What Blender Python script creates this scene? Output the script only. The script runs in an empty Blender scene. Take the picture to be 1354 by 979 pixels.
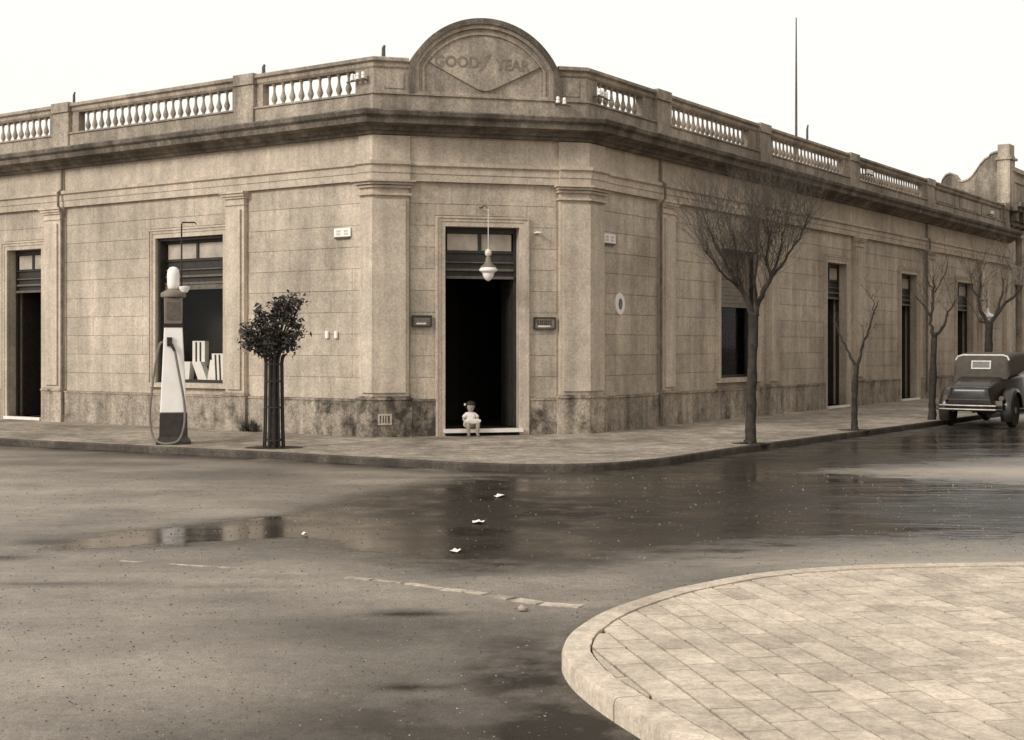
import bpy, bmesh, math, random
from mathutils import Vector, Matrix
random.seed(7)
R_ = math.radians
sc = bpy.context.scene
col = sc.collection

# ------------------------------------------------------------------ camera, sky, sun, exposure
cam_d = bpy.data.cameras.new('camera'); cam = bpy.data.objects.new('camera', cam_d); col.objects.link(cam)
cam.location = (0, 0, 1.7); cam.rotation_euler = (R_(90), 0, 0)
cam_d.sensor_width = 36; cam_d.sensor_fit = 'HORIZONTAL'; cam_d.lens = 47.78; cam_d.shift_y = -0.024
cam_d.clip_end = 3000; cam_d.clip_start = .05
sc.camera = cam
SUN_EL = 29; SUN_AZ = (-0.78, -0.62)          # the veiled sun stands behind the camera's left shoulder
w = bpy.data.worlds.new('World'); sc.world = w; w.use_nodes = True
nt = w.node_tree; nt.nodes.clear()
sky = nt.nodes.new('ShaderNodeTexSky'); sky.sky_type = 'NISHITA'; sky.sun_disc = False
sky.sun_elevation = R_(SUN_EL); sky.sun_rotation = math.atan2(SUN_AZ[0], SUN_AZ[1])
sky.dust_density = 6; sky.air_density = 1.2
hs = nt.nodes.new('ShaderNodeHueSaturation'); hs.inputs['Saturation'].default_value = .05
mx = nt.nodes.new('ShaderNodeMixRGB'); mx.inputs['Fac'].default_value = .9
mx.inputs['Color2'].default_value = (11.2, 10.95, 10.4, 1)     # even white overcast
bg = nt.nodes.new('ShaderNodeBackground'); bg.inputs['Strength'].default_value = .1
ow = nt.nodes.new('ShaderNodeOutputWorld')
nt.links.new(sky.outputs[0], hs.inputs['Color']); nt.links.new(hs.outputs[0], mx.inputs['Color1'])
nt.links.new(mx.outputs[0], bg.inputs['Color']); nt.links.new(bg.outputs[0], ow.inputs['Surface'])
sd = bpy.data.lights.new('sun', 'SUN'); so = bpy.data.objects.new('sun', sd); col.objects.link(so)
sd.energy = 2.2; sd.angle = R_(16); sd.color = (1, .965, .91)
ce = math.cos(R_(SUN_EL)); nrm = math.hypot(*SUN_AZ)
so.rotation_euler = Vector((SUN_AZ[0]/nrm*ce, SUN_AZ[1]/nrm*ce, math.sin(R_(SUN_EL)))).to_track_quat('Z', 'Y').to_euler()
so.location = (-20, -16, 25)
sc.view_settings.view_transform = 'Standard'; sc.view_settings.look = 'None'
sc.view_settings.exposure = 0; sc.view_settings.gamma = 1; sc.view_settings.use_curve_mapping = False

# ------------------------------------------------------------------ materials
def sp(v, k=1.0):
    "sepia-toned colour of luminance v"
    return (min(1, v*(1+.19*k)), v, v*(1-.205*k), 1)
def N(t, typ, **kw):
    n = t.nodes.new(typ)
    for a, b in kw.items(): setattr(n, a, b)
    return n
def base(name, rough, spec=.3, metallic=0):
    m = bpy.data.materials.new(name); m.use_nodes = True; t = m.node_tree
    b = t.nodes['Principled BSDF']; b.inputs['Roughness'].default_value = rough
    b.inputs['Specular IOR Level'].default_value = spec; b.inputs['Metallic'].default_value = metallic
    return m, t, b
def noise(t, scale, detail=5, rough=.6, stretch=None):
    g = N(t, 'ShaderNodeNewGeometry'); n = N(t, 'ShaderNodeTexNoise')
    n.inputs['Scale'].default_value = scale; n.inputs['Detail'].default_value = detail; n.inputs['Roughness'].default_value = rough
    if stretch:
        mp = N(t, 'ShaderNodeMapping'); mp.inputs['Scale'].default_value = stretch
        t.links.new(g.outputs['Position'], mp.inputs['Vector']); t.links.new(mp.outputs[0], n.inputs['Vector'])
    else: t.links.new(g.outputs['Position'], n.inputs['Vector'])
    return n.outputs['Fac']
def ramp(t, src, p0, p1, c0=(0,0,0,1), c1=(1,1,1,1)):
    r = N(t, 'ShaderNodeValToRGB'); r.color_ramp.elements[0].position = p0; r.color_ramp.elements[1].position = p1
    r.color_ramp.elements[0].color = c0; r.color_ramp.elements[1].color = c1
    t.links.new(src, r.inputs[0]); return r.outputs[0]
def mixc(t, fac, a, b, mode='MIX'):
    m = N(t, 'ShaderNodeMixRGB', blend_type=mode)
    for i, x in ((0, fac), (1, a), (2, b)):
        if hasattr(x, 'default_value') or hasattr(x, 'links'): t.links.new(x, m.inputs[i])
        else: m.inputs[i].default_value = x
    return m.outputs[0]
def bump(t, b, src, strength, dist=.01):
    n = N(t, 'ShaderNodeBump'); n.inputs['Strength'].default_value = strength; n.inputs['Distance'].default_value = dist
    t.links.new(src, n.inputs['Height']); t.links.new(n.outputs[0], b.inputs['Normal'])
def g4(v): return (v, v, v, 1)
def plain(name, v, rough=.7, var=.2, scale=8, bmp=.25, bscale=60, spec=.3, metallic=0, k=1.0, rnd=0.0):
    m, t, b = base(name, rough, spec, metallic)
    c = ramp(t, noise(t, scale), .3, .7, sp(v*(1-var), k), sp(v*(1+var), k))
    if rnd:
        oi = N(t, 'ShaderNodeObjectInfo'); c = mixc(t, 1.0, c, ramp(t, oi.outputs['Random'], 0, 1, g4(1-rnd), g4(1+rnd)), 'MULTIPLY')
    t.links.new(c, b.inputs['Base Color'])
    if bmp: bump(t, b, noise(t, bscale, 4), bmp)
    return m
def plaster(name, v, soot=.30, rnd=.06, stain=0.0, stain_at=None, grime=.0, gr=1.0):
    "weathered render: blotches, rain streaks, fine grit, optional damp stains with ragged outlines"
    m, t, b = base(name, .9, .15)
    c = ramp(t, noise(t, .55, 6, .62), .36, .66, sp(v*(1-soot)), sp(v*(1+soot*.55)))
    c = mixc(t, 1.0, c, ramp(t, noise(t, 1.0, 7, .7, (3.0, 3.0, .20)), .38, .62, g4(1-.34*gr), g4(1+.14*gr)), 'MULTIPLY')
    c = mixc(t, 1.0, c, ramp(t, noise(t, 5.5, 6, .75), .36, .64, g4(1-.20*gr), g4(1+.17*gr)), 'MULTIPLY')
    c = mixc(t, 1.0, c, ramp(t, noise(t, 26, 5, .85), .40, .60, g4(1-.30*gr), g4(1+.30*gr)), 'MULTIPLY')
    if rnd:
        oi = N(t, 'ShaderNodeObjectInfo'); c = mixc(t, 1.0, c, ramp(t, oi.outputs['Random'], 0, 1, g4(1-rnd), g4(1+rnd)), 'MULTIPLY')
    if grime:
        c = mixc(t, ramp(t, noise(t, 1.6, 6, .7, (1, 1, .5)), .42, .66, g4(0), g4(grime)), c, sp(.045))
    if stain:
        f = noise(t, 3.1, 9, .74, (1, 1, .8))
        if stain_at:
            g = N(t, 'ShaderNodeNewGeometry'); d = N(t, 'ShaderNodeVectorMath', operation='DISTANCE')
            t.links.new(g.outputs['Position'], d.inputs[0]); d.inputs[1].default_value = stain_at
            mr = N(t, 'ShaderNodeMapRange'); mr.inputs[1].default_value = .6; mr.inputs[2].default_value = 3.4
            mr.inputs[3].default_value = .115; mr.inputs[4].default_value = -.045
            t.links.new(d.outputs['Value'], mr.inputs[0])
            a = N(t, 'ShaderNodeMath', operation='ADD'); t.links.new(f, a.inputs[0]); t.links.new(mr.outputs[0], a.inputs[1]); f = a.outputs[0]
        c = mixc(t, ramp(t, f, .47, .66, g4(0), g4(stain)), c, sp(.035))
    t.links.new(c, b.inputs['Base Color'])
    bump(t, b, noise(t, 26, 6, .7), .45, .012)
    return m
def glassm(name):
    m = bpy.data.materials.new(name); m.use_nodes = True; t = m.node_tree; t.nodes.clear()
    o = N(t, 'ShaderNodeOutputMaterial'); mxs = N(t, 'ShaderNodeMixShader'); fr = N(t, 'ShaderNodeLayerWeight'); fr.inputs[0].default_value = .12
    tr = N(t, 'ShaderNodeBsdfTransparent'); tr.inputs[0].default_value = (.93, .92, .90, 1)
    gl = N(t, 'ShaderNodeBsdfGlossy'); gl.inputs['Roughness'].default_value = .05
    t.links.new(fr.outputs['Fresnel'], mxs.inputs[0]); t.links.new(tr.outputs[0], mxs.inputs[1]); t.links.new(gl.outputs[0], mxs.inputs[2])
    t.links.new(mxs.outputs[0], o.inputs[0]); return m

M = {}
M['wall'] = plaster('weathered render', .43, .26, gr=.62)
M['trim'] = plaster('weathered trim', .465, .20, gr=.55)
M['plinth'] = plaster('damp plinth', .33, .3, .04, .93, (-1.2, 22.9, .45))
M['cornice'] = plaster('sooty cornice', .18, .4, .03, grime=.75)
M['parapet'] = plaster('parapet render', .36, .30, .05, grime=.35, gr=.8)
M['wood'] = plain('dark painted wood', .028, .5, .35, 10)
M['woodlt'] = plain('worn wood moulding', .10, .6, .3, 10)
M['frost'] = plain('whitened glass', .36, .4, .25, 4, 0, k=.9)
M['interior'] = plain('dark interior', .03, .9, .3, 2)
M['marble'] = plain('white marble', .74, .45, .12, 4, .1, k=.5)
M['glass'] = glassm('window glass')
M['walk'] = None
M['iron'] = plain('painted iron', .022, .45, .3, 14, .15)
M['rust'] = plain('rusty iron', .09, .8, .4, 20)
M['white'] = plain('white enamel', .80, .35, .06, 4, .05, k=.35)
M['offwhite'] = plain('aged white paint', .62, .55, .15, 12, .1, k=.6)
M['grey'] = plain('grey paint', .16, .5, .2, 8, .1)
M['darkpaint'] = plain('dark enamel', .035, .35, .3, 8, .05)
M['opal'] = plain('opal glass', .82, .2, .04, 5, 0, spec=.5, k=.3)
M['plaque'] = plain('brass plaque', .10, .4, .3, 12, .1)
M['bark'] = plain('grey bark', .036, .95, .45, 9, .8, 22)
M['twig'] = plain('twig bark', .055, .95, .35, 9, .3)
M['soil'] = plain('soil', .03, 1, .4, 10, .8, 30)
M['paper'] = plain('paper', .78, .9, .06, 20, .1, k=.4)
M['roof'] = plain('roof', .12, .9)
M['faint'] = plain('worn lettering', .42, .8, .2, 20, 0, k=.6)
M['pipe'] = plain('painted pipe', .15, .8, .4, 6)
M['carton'] = plain('white card', .88, .8, .05, 10, 0, k=.15)
M['slat'] = plain('faded shutter paint', .17, .8, .3, 12)
M['letter'] = plain('faded lettering', .175, .95, .25, 9)

# ------------------------------------------------------------------ mesh helpers
def wm(o): return ((wm(o.parent) @ o.matrix_parent_inverse) if o.parent else Matrix()) @ o.matrix_basis
def tag(o, label=None, cat=None, group=None, kind=None):
    for k, v in (('label', label), ('category', cat), ('group', group), ('kind', kind)):
        if v: o[k] = v
    return o
def empty(name, loc, rz=0, label=None, cat=None, group=None):
    o = bpy.data.objects.new(name, None); col.objects.link(o); o.location = loc; o.rotation_euler = (0, 0, rz)
    o.empty_display_size = .2
    return tag(o, label, cat, group)
def link(o, parent, local):
    col.objects.link(o)
    if parent:
        o.parent = parent
        if not local: o.matrix_parent_inverse = wm(parent).inverted()
    return o
class MB:
    def __init__(s): s.v = []; s.f = []
    def add(s, vs, fs):
        n = len(s.v); s.v += [tuple(x) for x in vs]; s.f += [tuple(i+n for i in q) for q in fs]; return s
    def hexa(s, p):
        "8 points: bottom ring 0-3, top ring 4-7"
        return s.add(p, [(0,3,2,1), (4,5,6,7), (0,1,5,4), (1,2,6,5), (2,3,7,6), (3,0,4,7)])
    def box(s, x0, x1, y0, y1, z0, z1):
        return s.hexa([(x0,y0,z0), (x1,y0,z0), (x1,y1,z0), (x0,y1,z0), (x0,y0,z1), (x1,y0,z1), (x1,y1,z1), (x0,y1,z1)])
    def tube(s, pts, rad, n=6, cap=True):
        pts = [Vector(p) for p in pts]
        if not hasattr(rad, '__len__'): rad = [rad]*len(pts)
        vs = []; fs = []; ref = None
        for i, p in enumerate(pts):
            t = (pts[min(i+1, len(pts)-1)] - pts[max(i-1, 0)])
            if t.length < 1e-9: t = Vector((0,0,1))
            t.normalize()
            if ref is None: ref = t.orthogonal().normalized()
            a = (ref - t*ref.dot(t)); a = a.normalized() if a.length > 1e-6 else t.orthogonal().normalized()
            ref = a; b = t.cross(a)
            for k in range(n):
                an = 2*math.pi*k/n; vs.append(p + (a*math.cos(an) + b*math.sin(an))*rad[i])
        m = len(pts)
        for i in range(m-1):
            for k in range(n): fs.append((i*n+k, i*n+(k+1) % n, (i+1)*n+(k+1) % n, (i+1)*n+k))
        if cap: fs += [tuple(range(n-1, -1, -1)), tuple((m-1)*n+k for k in range(n))]
        return s.add(vs, fs)
    def lathe(s, prof, n=16, c=(0,0,0), axis='z', rot=0):
        vs = []; fs = []
        for r, z in prof:
            for k in range(n):
                a = 2*math.pi*k/n + rot; x, y = r*math.cos(a), r*math.sin(a)
                q = (x, y, z) if axis == 'z' else (z, x, y)
                vs.append((c[0]+q[0], c[1]+q[1], c[2]+q[2]))
        m = len(prof)
        for i in range(m-1):
            for k in range(n): fs.append((i*n+k, i*n+(k+1) % n, (i+1)*n+(k+1) % n, (i+1)*n+k))
        fs += [tuple(range(n-1, -1, -1)), tuple((m-1)*n+k for k in range(n))]
        return s.add(vs, fs)
    def loft(s, rings):
        n = len(rings[0]); vs = [p for r in rings for p in r]; fs = []
        for i in range(len(rings)-1):
            for k in range(n): fs.append((i*n+k, i*n+(k+1) % n, (i+1)*n+(k+1) % n, (i+1)*n+k))
        fs += [tuple(range(n-1, -1, -1)), tuple((len(rings)-1)*n+k for k in range(n))]
        return s.add(vs, fs)
    def prism(s, poly, z0, z1):
        n = len(poly)
        return s.loft([[(x, y, z0) for x, y in poly], [(x, y, z1) for x, y in poly]])
    def mesh(s, name, smooth=False, bevel=0):
        me = bpy.data.meshes.new(name); bm = bmesh.new()
        vs = [bm.verts.new(p) for p in s.v]
        for q in s.f:
            try: bm.faces.new([vs[i] for i in q])
            except ValueError: pass
        bmesh.ops.recalc_face_normals(bm, faces=bm.faces)
        if bevel:
            es = [e for e in bm.edges if len(e.link_faces) == 2 and e.calc_face_angle(0) > .6]
            bmesh.ops.bevel(bm, geom=es, offset=bevel, segments=1, affect='EDGES', clamp_overlap=True)
        bm.to_mesh(me); bm.free()
        if smooth:
            me.polygons.foreach_set('use_smooth', [True]*len(me.polygons))
            try: me.set_sharp_from_angle(angle=R_(40))
            except Exception: pass
        return me
    def build(s, name, mat, parent=None, smooth=False, local=False, bevel=0):
        me = s.mesh(name, smooth, bevel); me.materials.append(mat)
        return link(bpy.data.objects.new(name, me), parent, local)

# ------------------------------------------------------------------ plan of the place (metres)
ZW, ZR = .13, .03                     # pavement and road levels
aL = R_(55.8)
V2 = lambda x, y: Vector((x, y))
PL, PR = V2(-2.36, 23.3), V2(1.309, 24.25)
dL, dR = V2(-math.sin(aL), math.cos(aL)), V2(math.cos(aL), math.sin(aL))
nL, nR = V2(-math.cos(aL), -math.sin(aL)), V2(math.sin(aL), -math.cos(aL))
dC = (PR-PL).normalized(); nC = V2(dC.y, -dC.x); LC = (PR-PL).length
LL, LR = 16.0, 28.85
class Facade:
    def __init__(s, P, d, n): s.P, s.d, s.n = P, d, n
    def pt(s, a, o, z):
        q = s.P + s.d*a + s.n*o; return (q.x, q.y, z)
    def box(s, mb, s0, s1, o0, o1, z0, z1):
        return mb.hexa([s.pt(s0,o0,z0), s.pt(s1,o0,z0), s.pt(s1,o1,z0), s.pt(s0,o1,z0), s.pt(s0,o0,z1), s.pt(s1,o0,z1), s.pt(s1,o1,z1), s.pt(s0,o1,z1)])
    def mat(s, a, o, z, ss=1, so_=1, sz=1):
        q = s.pt(a, o, z)
        return Matrix(((s.d.x*ss, s.n.x*so_, 0, q[0]), (s.d.y*ss, s.n.y*so_, 0, q[1]), (0, 0, sz, q[2]), (0, 0, 0, 1)))
FL, FC, FR = Facade(PL, dL, nL), Facade(PL, dC, nC), Facade(PR, dR, nR)
A, B = PL + dL*LL, PR + dR*LR
FOOT = [A, PL, PR, B]
def offs(pts, o):
    out = []
    for i, p in enumerate(pts):
        ns = []
        if i > 0: e = (p-pts[i-1]).normalized(); ns.append(V2(e.y, -e.x))
        if i < len(pts)-1: e = (pts[i+1]-p).normalized(); ns.append(V2(e.y, -e.x))
        out.append(p + (ns[0]*o if len(ns) == 1 else (ns[0]+ns[1])/(1+ns[0].dot(ns[1]))*o))
    return out
def sweep(mb, pts, prof):
    cols = [offs(pts, o) for o, z in prof]
    return mb.loft([[(cols[j][i].x, cols[j][i].y, prof[j][1]) for j in range(len(prof))] for i in range(len(pts))])

# ------------------------------------------------------------------ road (wetness is a mask on the surface)
PUD = [[(-4.04,11.5), (-3.74,12.05), (-3.05,12.82), (-2.29,13.52), (-1.75,15.16), (-.9,16.6), (.0,17.5), (1.0,17.75), (2.0,18.5), (2.8,19.7), (3.9,21.3), (6.0,24.1), (8.6,27.4), (12.5,30), (10.5,23.5), (7.6,20.3), (5.4,18.9), (3.7,18.1), (5.0,17.1), (6.2,16.2), (8.5,15.2), (9,12.4), (6.4,11.5), (4.33,11.6), (3.1,11.77), (2.06,11.45), (1.37,11.07), (.6,10.46), (-.21,10.17), (-.92,10.53), (-1.75,11.32), (-1.93,11.68), (-2.69,11.32), (-3.43,11.07), (-3.79,11.03)]]
NEAR = [(20,-9.4), (8,-1.4), (4,1.5), (2.6,2.55), (1.75,3.4), (1.2,4.2), (.86,4.95), (.67,5.4), (.55,5.75), (.42,6.12), (.31,6.52), (.262,6.86), (.265,7.12), (.34,7.5), (.54,8.02), (.82,8.47), (1.1,8.83), (1.68,9.35), (2.27,9.63), (2.83,9.75), (3.69,9.84), (4.8,10.0), (6.2,10.75), (7.9,12.9), (11.9,18.8), (30,45.4)]
def crom(P, n):
    out = []
    for i in range(len(P)-1):
        p0, p1, p2, p3 = [Vector(P[max(0, min(len(P)-1, i+k))]) for k in (-1, 0, 1, 2)]
        for j in range(n):
            t = j/n; out.append(.5*((2*p1) + (p2-p0)*t + (2*p0-5*p1+4*p2-p3)*t*t + (3*p1-p0-3*p2+p3)*t**3))
    out.append(Vector(P[-1])); return out
def sdist(p, poly, closed=True):
    d = 1e9; ins = False; n = len(poly); x, y = p
    for i in range(n if closed else n-1):
        x1, y1 = poly[i]; x2, y2 = poly[(i+1) % n]
        ex, ey = x2-x1, y2-y1; t = max(0, min(1, ((x-x1)*ex+(y-y1)*ey)/(ex*ex+ey*ey)))
        dd = (x-x1-ex*t)**2 + (y-y1-ey*t)**2
        if dd < d: d = dd
        if closed and (y1 > y) != (y2 > y) and x < (x2-x1)*(y-y1)/(y2-y1)+x1: ins = not ins
    d = math.sqrt(d); return d if ins else -d
STAIN_DIM = [(-.64,8.45,.34,.15,1.15), (-.47,6.62,.22,.09,1.3), (-.61,5.87,.26,.08,1.15), (-4.1,10.68,.4,.14,1), (-3.3,9.5,.9,.10,.7), (-1.98,9.44,.5,.09,.6), (-3.95,11.55,.28,.17,1),  # oil stains, plus broad blobs painting darker reflections and the car's shade
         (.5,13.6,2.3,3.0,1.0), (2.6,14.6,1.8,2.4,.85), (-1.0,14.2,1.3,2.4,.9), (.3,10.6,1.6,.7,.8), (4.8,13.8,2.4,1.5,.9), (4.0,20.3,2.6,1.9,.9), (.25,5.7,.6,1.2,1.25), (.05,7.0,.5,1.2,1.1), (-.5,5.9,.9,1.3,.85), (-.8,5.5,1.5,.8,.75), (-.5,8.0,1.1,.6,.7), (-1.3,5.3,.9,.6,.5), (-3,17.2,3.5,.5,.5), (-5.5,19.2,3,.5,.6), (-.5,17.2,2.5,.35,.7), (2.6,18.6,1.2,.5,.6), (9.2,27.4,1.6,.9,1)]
PALE = [(-.11,7.09,.16,.18,1), (-.3,6.82,.09,.05,1), (-.68,6.93,.16,.03,.9), (-.93,6.0,.12,.03,.8), (.13,6.15,.10,.2,.5), (-3.4,10.1,1.6,.35,.35), (6.6,18.0,2.2,.7,1), (2.6,10.4,2.4,.35,.8), (-5.4,13.6,1.3,1.2,.4), (-2.2,7.0,1.6,1.5,.25)]
def blob(L, x, y):
    v = 0
    for a, b, rx, ry, k in L:
        q = ((x-a)/rx)**2 + ((y-b)/ry)**2
        if q < 5: v = max(v, k*math.exp(-q*.9))
    return v
def axis_(lo, hi, step, far):
    n = int(round((hi-lo)/step)); c = [lo+(hi-lo)*i/n for i in range(n+1)]
    ext = [1, 4, 12, 40, 120, far]
    return [lo-e for e in reversed(ext)] + c + [hi+e for e in ext]
xs = axis_(-9, 13, .12, 600); ys = axis_(4, 29, .12, 600)
nx, ny = len(xs), len(ys)
verts = [(x, y, ZR) for y in ys for x in xs]
faces = [(j*nx+i, j*nx+i+1, (j+1)*nx+i+1, (j+1)*nx+i) for j in range(ny-1) for i in range(nx-1)]
me = bpy.data.meshes.new('road'); me.from_pydata(verts, [], faces)
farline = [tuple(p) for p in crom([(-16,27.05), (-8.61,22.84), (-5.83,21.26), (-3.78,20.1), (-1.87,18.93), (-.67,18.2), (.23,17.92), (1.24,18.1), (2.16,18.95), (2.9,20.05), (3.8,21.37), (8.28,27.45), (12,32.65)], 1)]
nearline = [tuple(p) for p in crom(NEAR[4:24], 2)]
wet, dark, pale = [], [], []
for x, y, z in verts:
    if -10 < x < 14 and 3 < y < 30:
        wv = max(sdist((x, y), q) for q in PUD); kx = max(0, min(1, (x+2.2)/1.2)); wet.append(max(0, min(1, .5 + .04*kx + wv*(.9-.55*kx))))
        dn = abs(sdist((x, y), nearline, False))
        dark.append(max(blob(STAIN_DIM, x, y), .98*math.exp(-(dn/.20)**2) if y < 9 else .5*math.exp(-(dn/.12)**2))); dark[-1] = max(dark[-1], 1.0*math.exp(-(abs(sdist((x, y), farline, False))/.8)**2)); pale.append(blob(PALE, x, y))
    else: wet.append(.0); dark.append(0); pale.append(0)
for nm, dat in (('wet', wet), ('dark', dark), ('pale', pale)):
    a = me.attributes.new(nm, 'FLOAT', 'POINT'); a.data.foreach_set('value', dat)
def roadmat():
    m, t, b = base('wet asphalt', .5, .5)
    def att(n): a = N(t, 'ShaderNodeAttribute'); a.attribute_name = n; return a.outputs['Fac']
    def math_(op, a, c, clamp=False):
        n = N(t, 'ShaderNodeMath', operation=op); n.use_clamp = clamp
        for i, x in ((0, a), (1, c)):
            if hasattr(x, 'links'): t.links.new(x, n.inputs[i])
            else: n.inputs[i].default_value = x
        return n.outputs[0]
    c = ramp(t, noise(t, .40, 4, .6), .36, .64, sp(.12), sp(.28))
    c = mixc(t, 1.0, c, ramp(t, noise(t, 1.2, 5, .6, (.6, 1.2, 1)), .36, .64, g4(.78), g4(1.15)), 'MULTIPLY')
    c = mixc(t, 1.0, c, ramp(t, noise(t, 110, 4, .9), .42, .58, g4(.55), g4(1.45)), 'MULTIPLY')
    c = mixc(t, 1.0, c, ramp(t, noise(t, 14, 6, .8), .38, .62, g4(.82), g4(1.16)), 'MULTIPLY')
    pn = math_('MULTIPLY', att('pale'), ramp(t, noise(t, 5, 5, .7, (.5, 1.6, 1)), .25, .6), True)
    c = mixc(t, pn, c, sp(.36))
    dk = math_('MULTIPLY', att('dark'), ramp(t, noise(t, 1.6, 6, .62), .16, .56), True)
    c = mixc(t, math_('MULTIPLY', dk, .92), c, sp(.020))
    wn = math_('ADD', att('wet'), math_('MULTIPLY', math_('SUBTRACT', noise(t, 2.4, 9, .74, (.6, 1.2, 1)), .5), 1.15))
    wf = ramp(t, wn, .38, .66)
    c = mixc(t, math_('MULTIPLY', wf, .93), c, sp(.022))
    t.links.new(c, b.inputs['Base Color'])
    r = ramp(t, noise(t, .7, 5, .6, (.5, 1.4, 1)), .3, .7, g4(.36), g4(.62))
    wr = ramp(t, noise(t, .8, 5, .6, (.5, 1.2, 1)),   .44, .64, g4(.04), g4(.18))
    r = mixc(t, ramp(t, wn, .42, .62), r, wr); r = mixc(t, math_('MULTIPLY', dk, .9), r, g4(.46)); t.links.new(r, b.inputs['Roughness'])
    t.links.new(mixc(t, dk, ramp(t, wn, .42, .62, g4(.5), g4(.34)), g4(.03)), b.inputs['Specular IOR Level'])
    # grit where dry; fine wind ripples on the standing water towards the right-hand street
    gx = N(t, 'ShaderNodeNewGeometry'); sx = N(t, 'ShaderNodeSeparateXYZ'); t.links.new(gx.outputs['Position'], sx.inputs[0])
    rip = N(t, 'ShaderNodeMapRange'); rip.inputs[1].default_value = -1.0; rip.inputs[2].default_value = 4.5; rip.inputs[3].default_value = .0; rip.inputs[4].default_value = 1.0
    t.links.new(sx.outputs[0], rip.inputs[0])
    patch = ramp(t, noise(t, .8, 4, .6, (.6, 1.5, 1)), .44, .62)
    hr = math_('MULTIPLY', math_('MULTIPLY', math_('MULTIPLY', noise(t, 2.3, 5, .62, (.55, 2.0, 1)), rip.outputs[0]), math_('ADD', math_('MULTIPLY', patch, .9), .18)), wf)
    hd = math_('MULTIPLY', noise(t, 45, 5, .85), math_('MULTIPLY', math_('SUBTRACT', 1.0, wf), .55))
    hs_ = math_('ADD', math_('MULTIPLY', hr, 1.5), hd)
    bump(t, b, hs_, .6, .03)
    return m
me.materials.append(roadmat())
road = bpy.data.objects.new('road', me); col.objects.link(road); tag(road, 'wet asphalt road crossing with standing water', None, None, 'structure')

# gutter stones flush with the road
GUT = [(-3.03,10.53), (-1.83,10.07), (-.73,9.53), (-.45,9.29), (-.29,9.21), (.06,8.88), (.26,8.75), (.50,8.66)]
M['stone'] = plain('pale granite', .33, .8, .4, 14, .6, 40, rnd=.25)
gp = crom(GUT, 12); rg = random.Random(3); i = 0
def at_len(d):
    for a, b_ in zip(gp, gp[1:]):
        L = (b_-a).length
        if d <= L: return a + (b_-a)*(d/L)
        d -= L
    return gp[-1]
tot = sum((b_-a).length for a, b_ in zip(gp, gp[1:])); d0 = 0
while d0 < tot-.1:
    L = rg.uniform(.16, .34); fr_ = d0/tot; a2, b2 = at_len(d0), at_len(min(tot, d0+L)); e = (b2-a2)
    if rg.random() < .9 and e.length > .05:
        n_ = V2(-e.y, e.x).normalized(); wd = .016+.040*fr_*fr_+rg.uniform(-.006, .008); poly = []
        for k in range(6): poly.append(a2.lerp(b2, k/5) + n_*(wd+rg.uniform(-.007, .009)))
        for k in range(6): poly.append(a2.lerp(b2, 1-k/5) - n_*(wd+rg.uniform(-.007, .009)))
        MB().prism(poly, ZR-.05, ZR+rg.uniform(.003, .008)).build('gutter_stone', M['stone'], road)
    d0 += L + rg.choice([.01, .015, .05])

# loose grit strewn over the asphalt (too fine to count)
def grit(n, mat, seed, smin, smax, name, label):
    rr = random.Random(seed); V = []; F_ = []
    nlp = [(p[0], p[1]) for p in nearline]
    for _ in range(n):
        y = 4.8+ (rr.random()**1.5)*13; x = rr.uniform(-.42, .42)*y
        if x > .15 and y < 10.6 and (x > 3.2 or min((a-x)**2+(b-y)**2 for a, b in nlp) < .05 or any(abs(b-y) < .25 and a < x for a, b in nlp)): continue
        r_ = rr.uniform(smin, smax)*(.6+.4*rr.random())*(.75+y*.04); k = len(V); h_ = r_*rr.uniform(.5, .9); an = rr.uniform(0, 6.28)
        for q in range(4): V.append((x+r_*rr.uniform(.7, 1.2)*math.cos(an+q*1.5708), y+r_*rr.uniform(.7, 1.2)*math.sin(an+q*1.5708), ZR+.0005))
        V.append((x+r_*rr.uniform(-.3, .3), y+r_*rr.uniform(-.3, .3), ZR+h_)); F_ += [(k, k+1, k+4), (k+1, k+2, k+4), (k+2, k+3, k+4), (k+3, k, k+4)]
    g_ = bpy.data.meshes.new(name); g_.from_pydata(V, [], F_); g_.materials.append(mat)
    o = bpy.data.objects.new(name, g_); col.objects.link(o); return tag(o, label, 'grit', None, 'stuff')
grit(5200, plain('dark grit', .07, .9, .3), 41, .004, .010, 'dark_grit', 'dark loose grit strewn over the road')
grit(2600, plain('pale grit', .34, .9, .3), 42, .003, .008, 'pale_grit', 'pale loose grit strewn over the road')

# ------------------------------------------------------------------ far pavement and kerb
M['walk'] = plaster('pavement concrete', .32, .34, 0, grime=.30)
M['kerb'] = plaster('kerb stone', .09, .35, .10, grime=.7)
KERB = [(-60,52), (-16,27.05), (-8.61,22.84), (-5.83,21.26), (-3.78,20.1), (-1.87,18.93), (-.67,18.2), (.23,17.92), (1.24,18.1), (2.16,18.95), (2.9,20.05), (3.8,21.37), (8.28,27.45), (12.0,32.65), (24,49.6), (60,101)]
kl = crom(KERB, 6)
inner = offs(kl, -.07)
slab = [tuple(p) for p in inner] + [(40, 110), (-60, 80)]
s_ = MB().prism(slab, ZR-.1, ZW).build('pavement', M['walk']); tag(s_, 'pale pavement along the corner building', None, None, 'structure')
kb = MB()
kb.loft([[(p.x, p.y, ZR-.1), (q.x, q.y, ZR-.1), (q.x, q.y, ZW+.004), ((p.x*.85+q.x*.15), (p.y*.85+q.y*.15), ZW+.004), (p.x, p.y, ZW-.018)] for p, q in zip(kl, inner)])
k_ = kb.build('kerb', M['kerb']); tag(k_, 'worn stone kerb in front of the corner building', None, None, 'structure')
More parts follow.
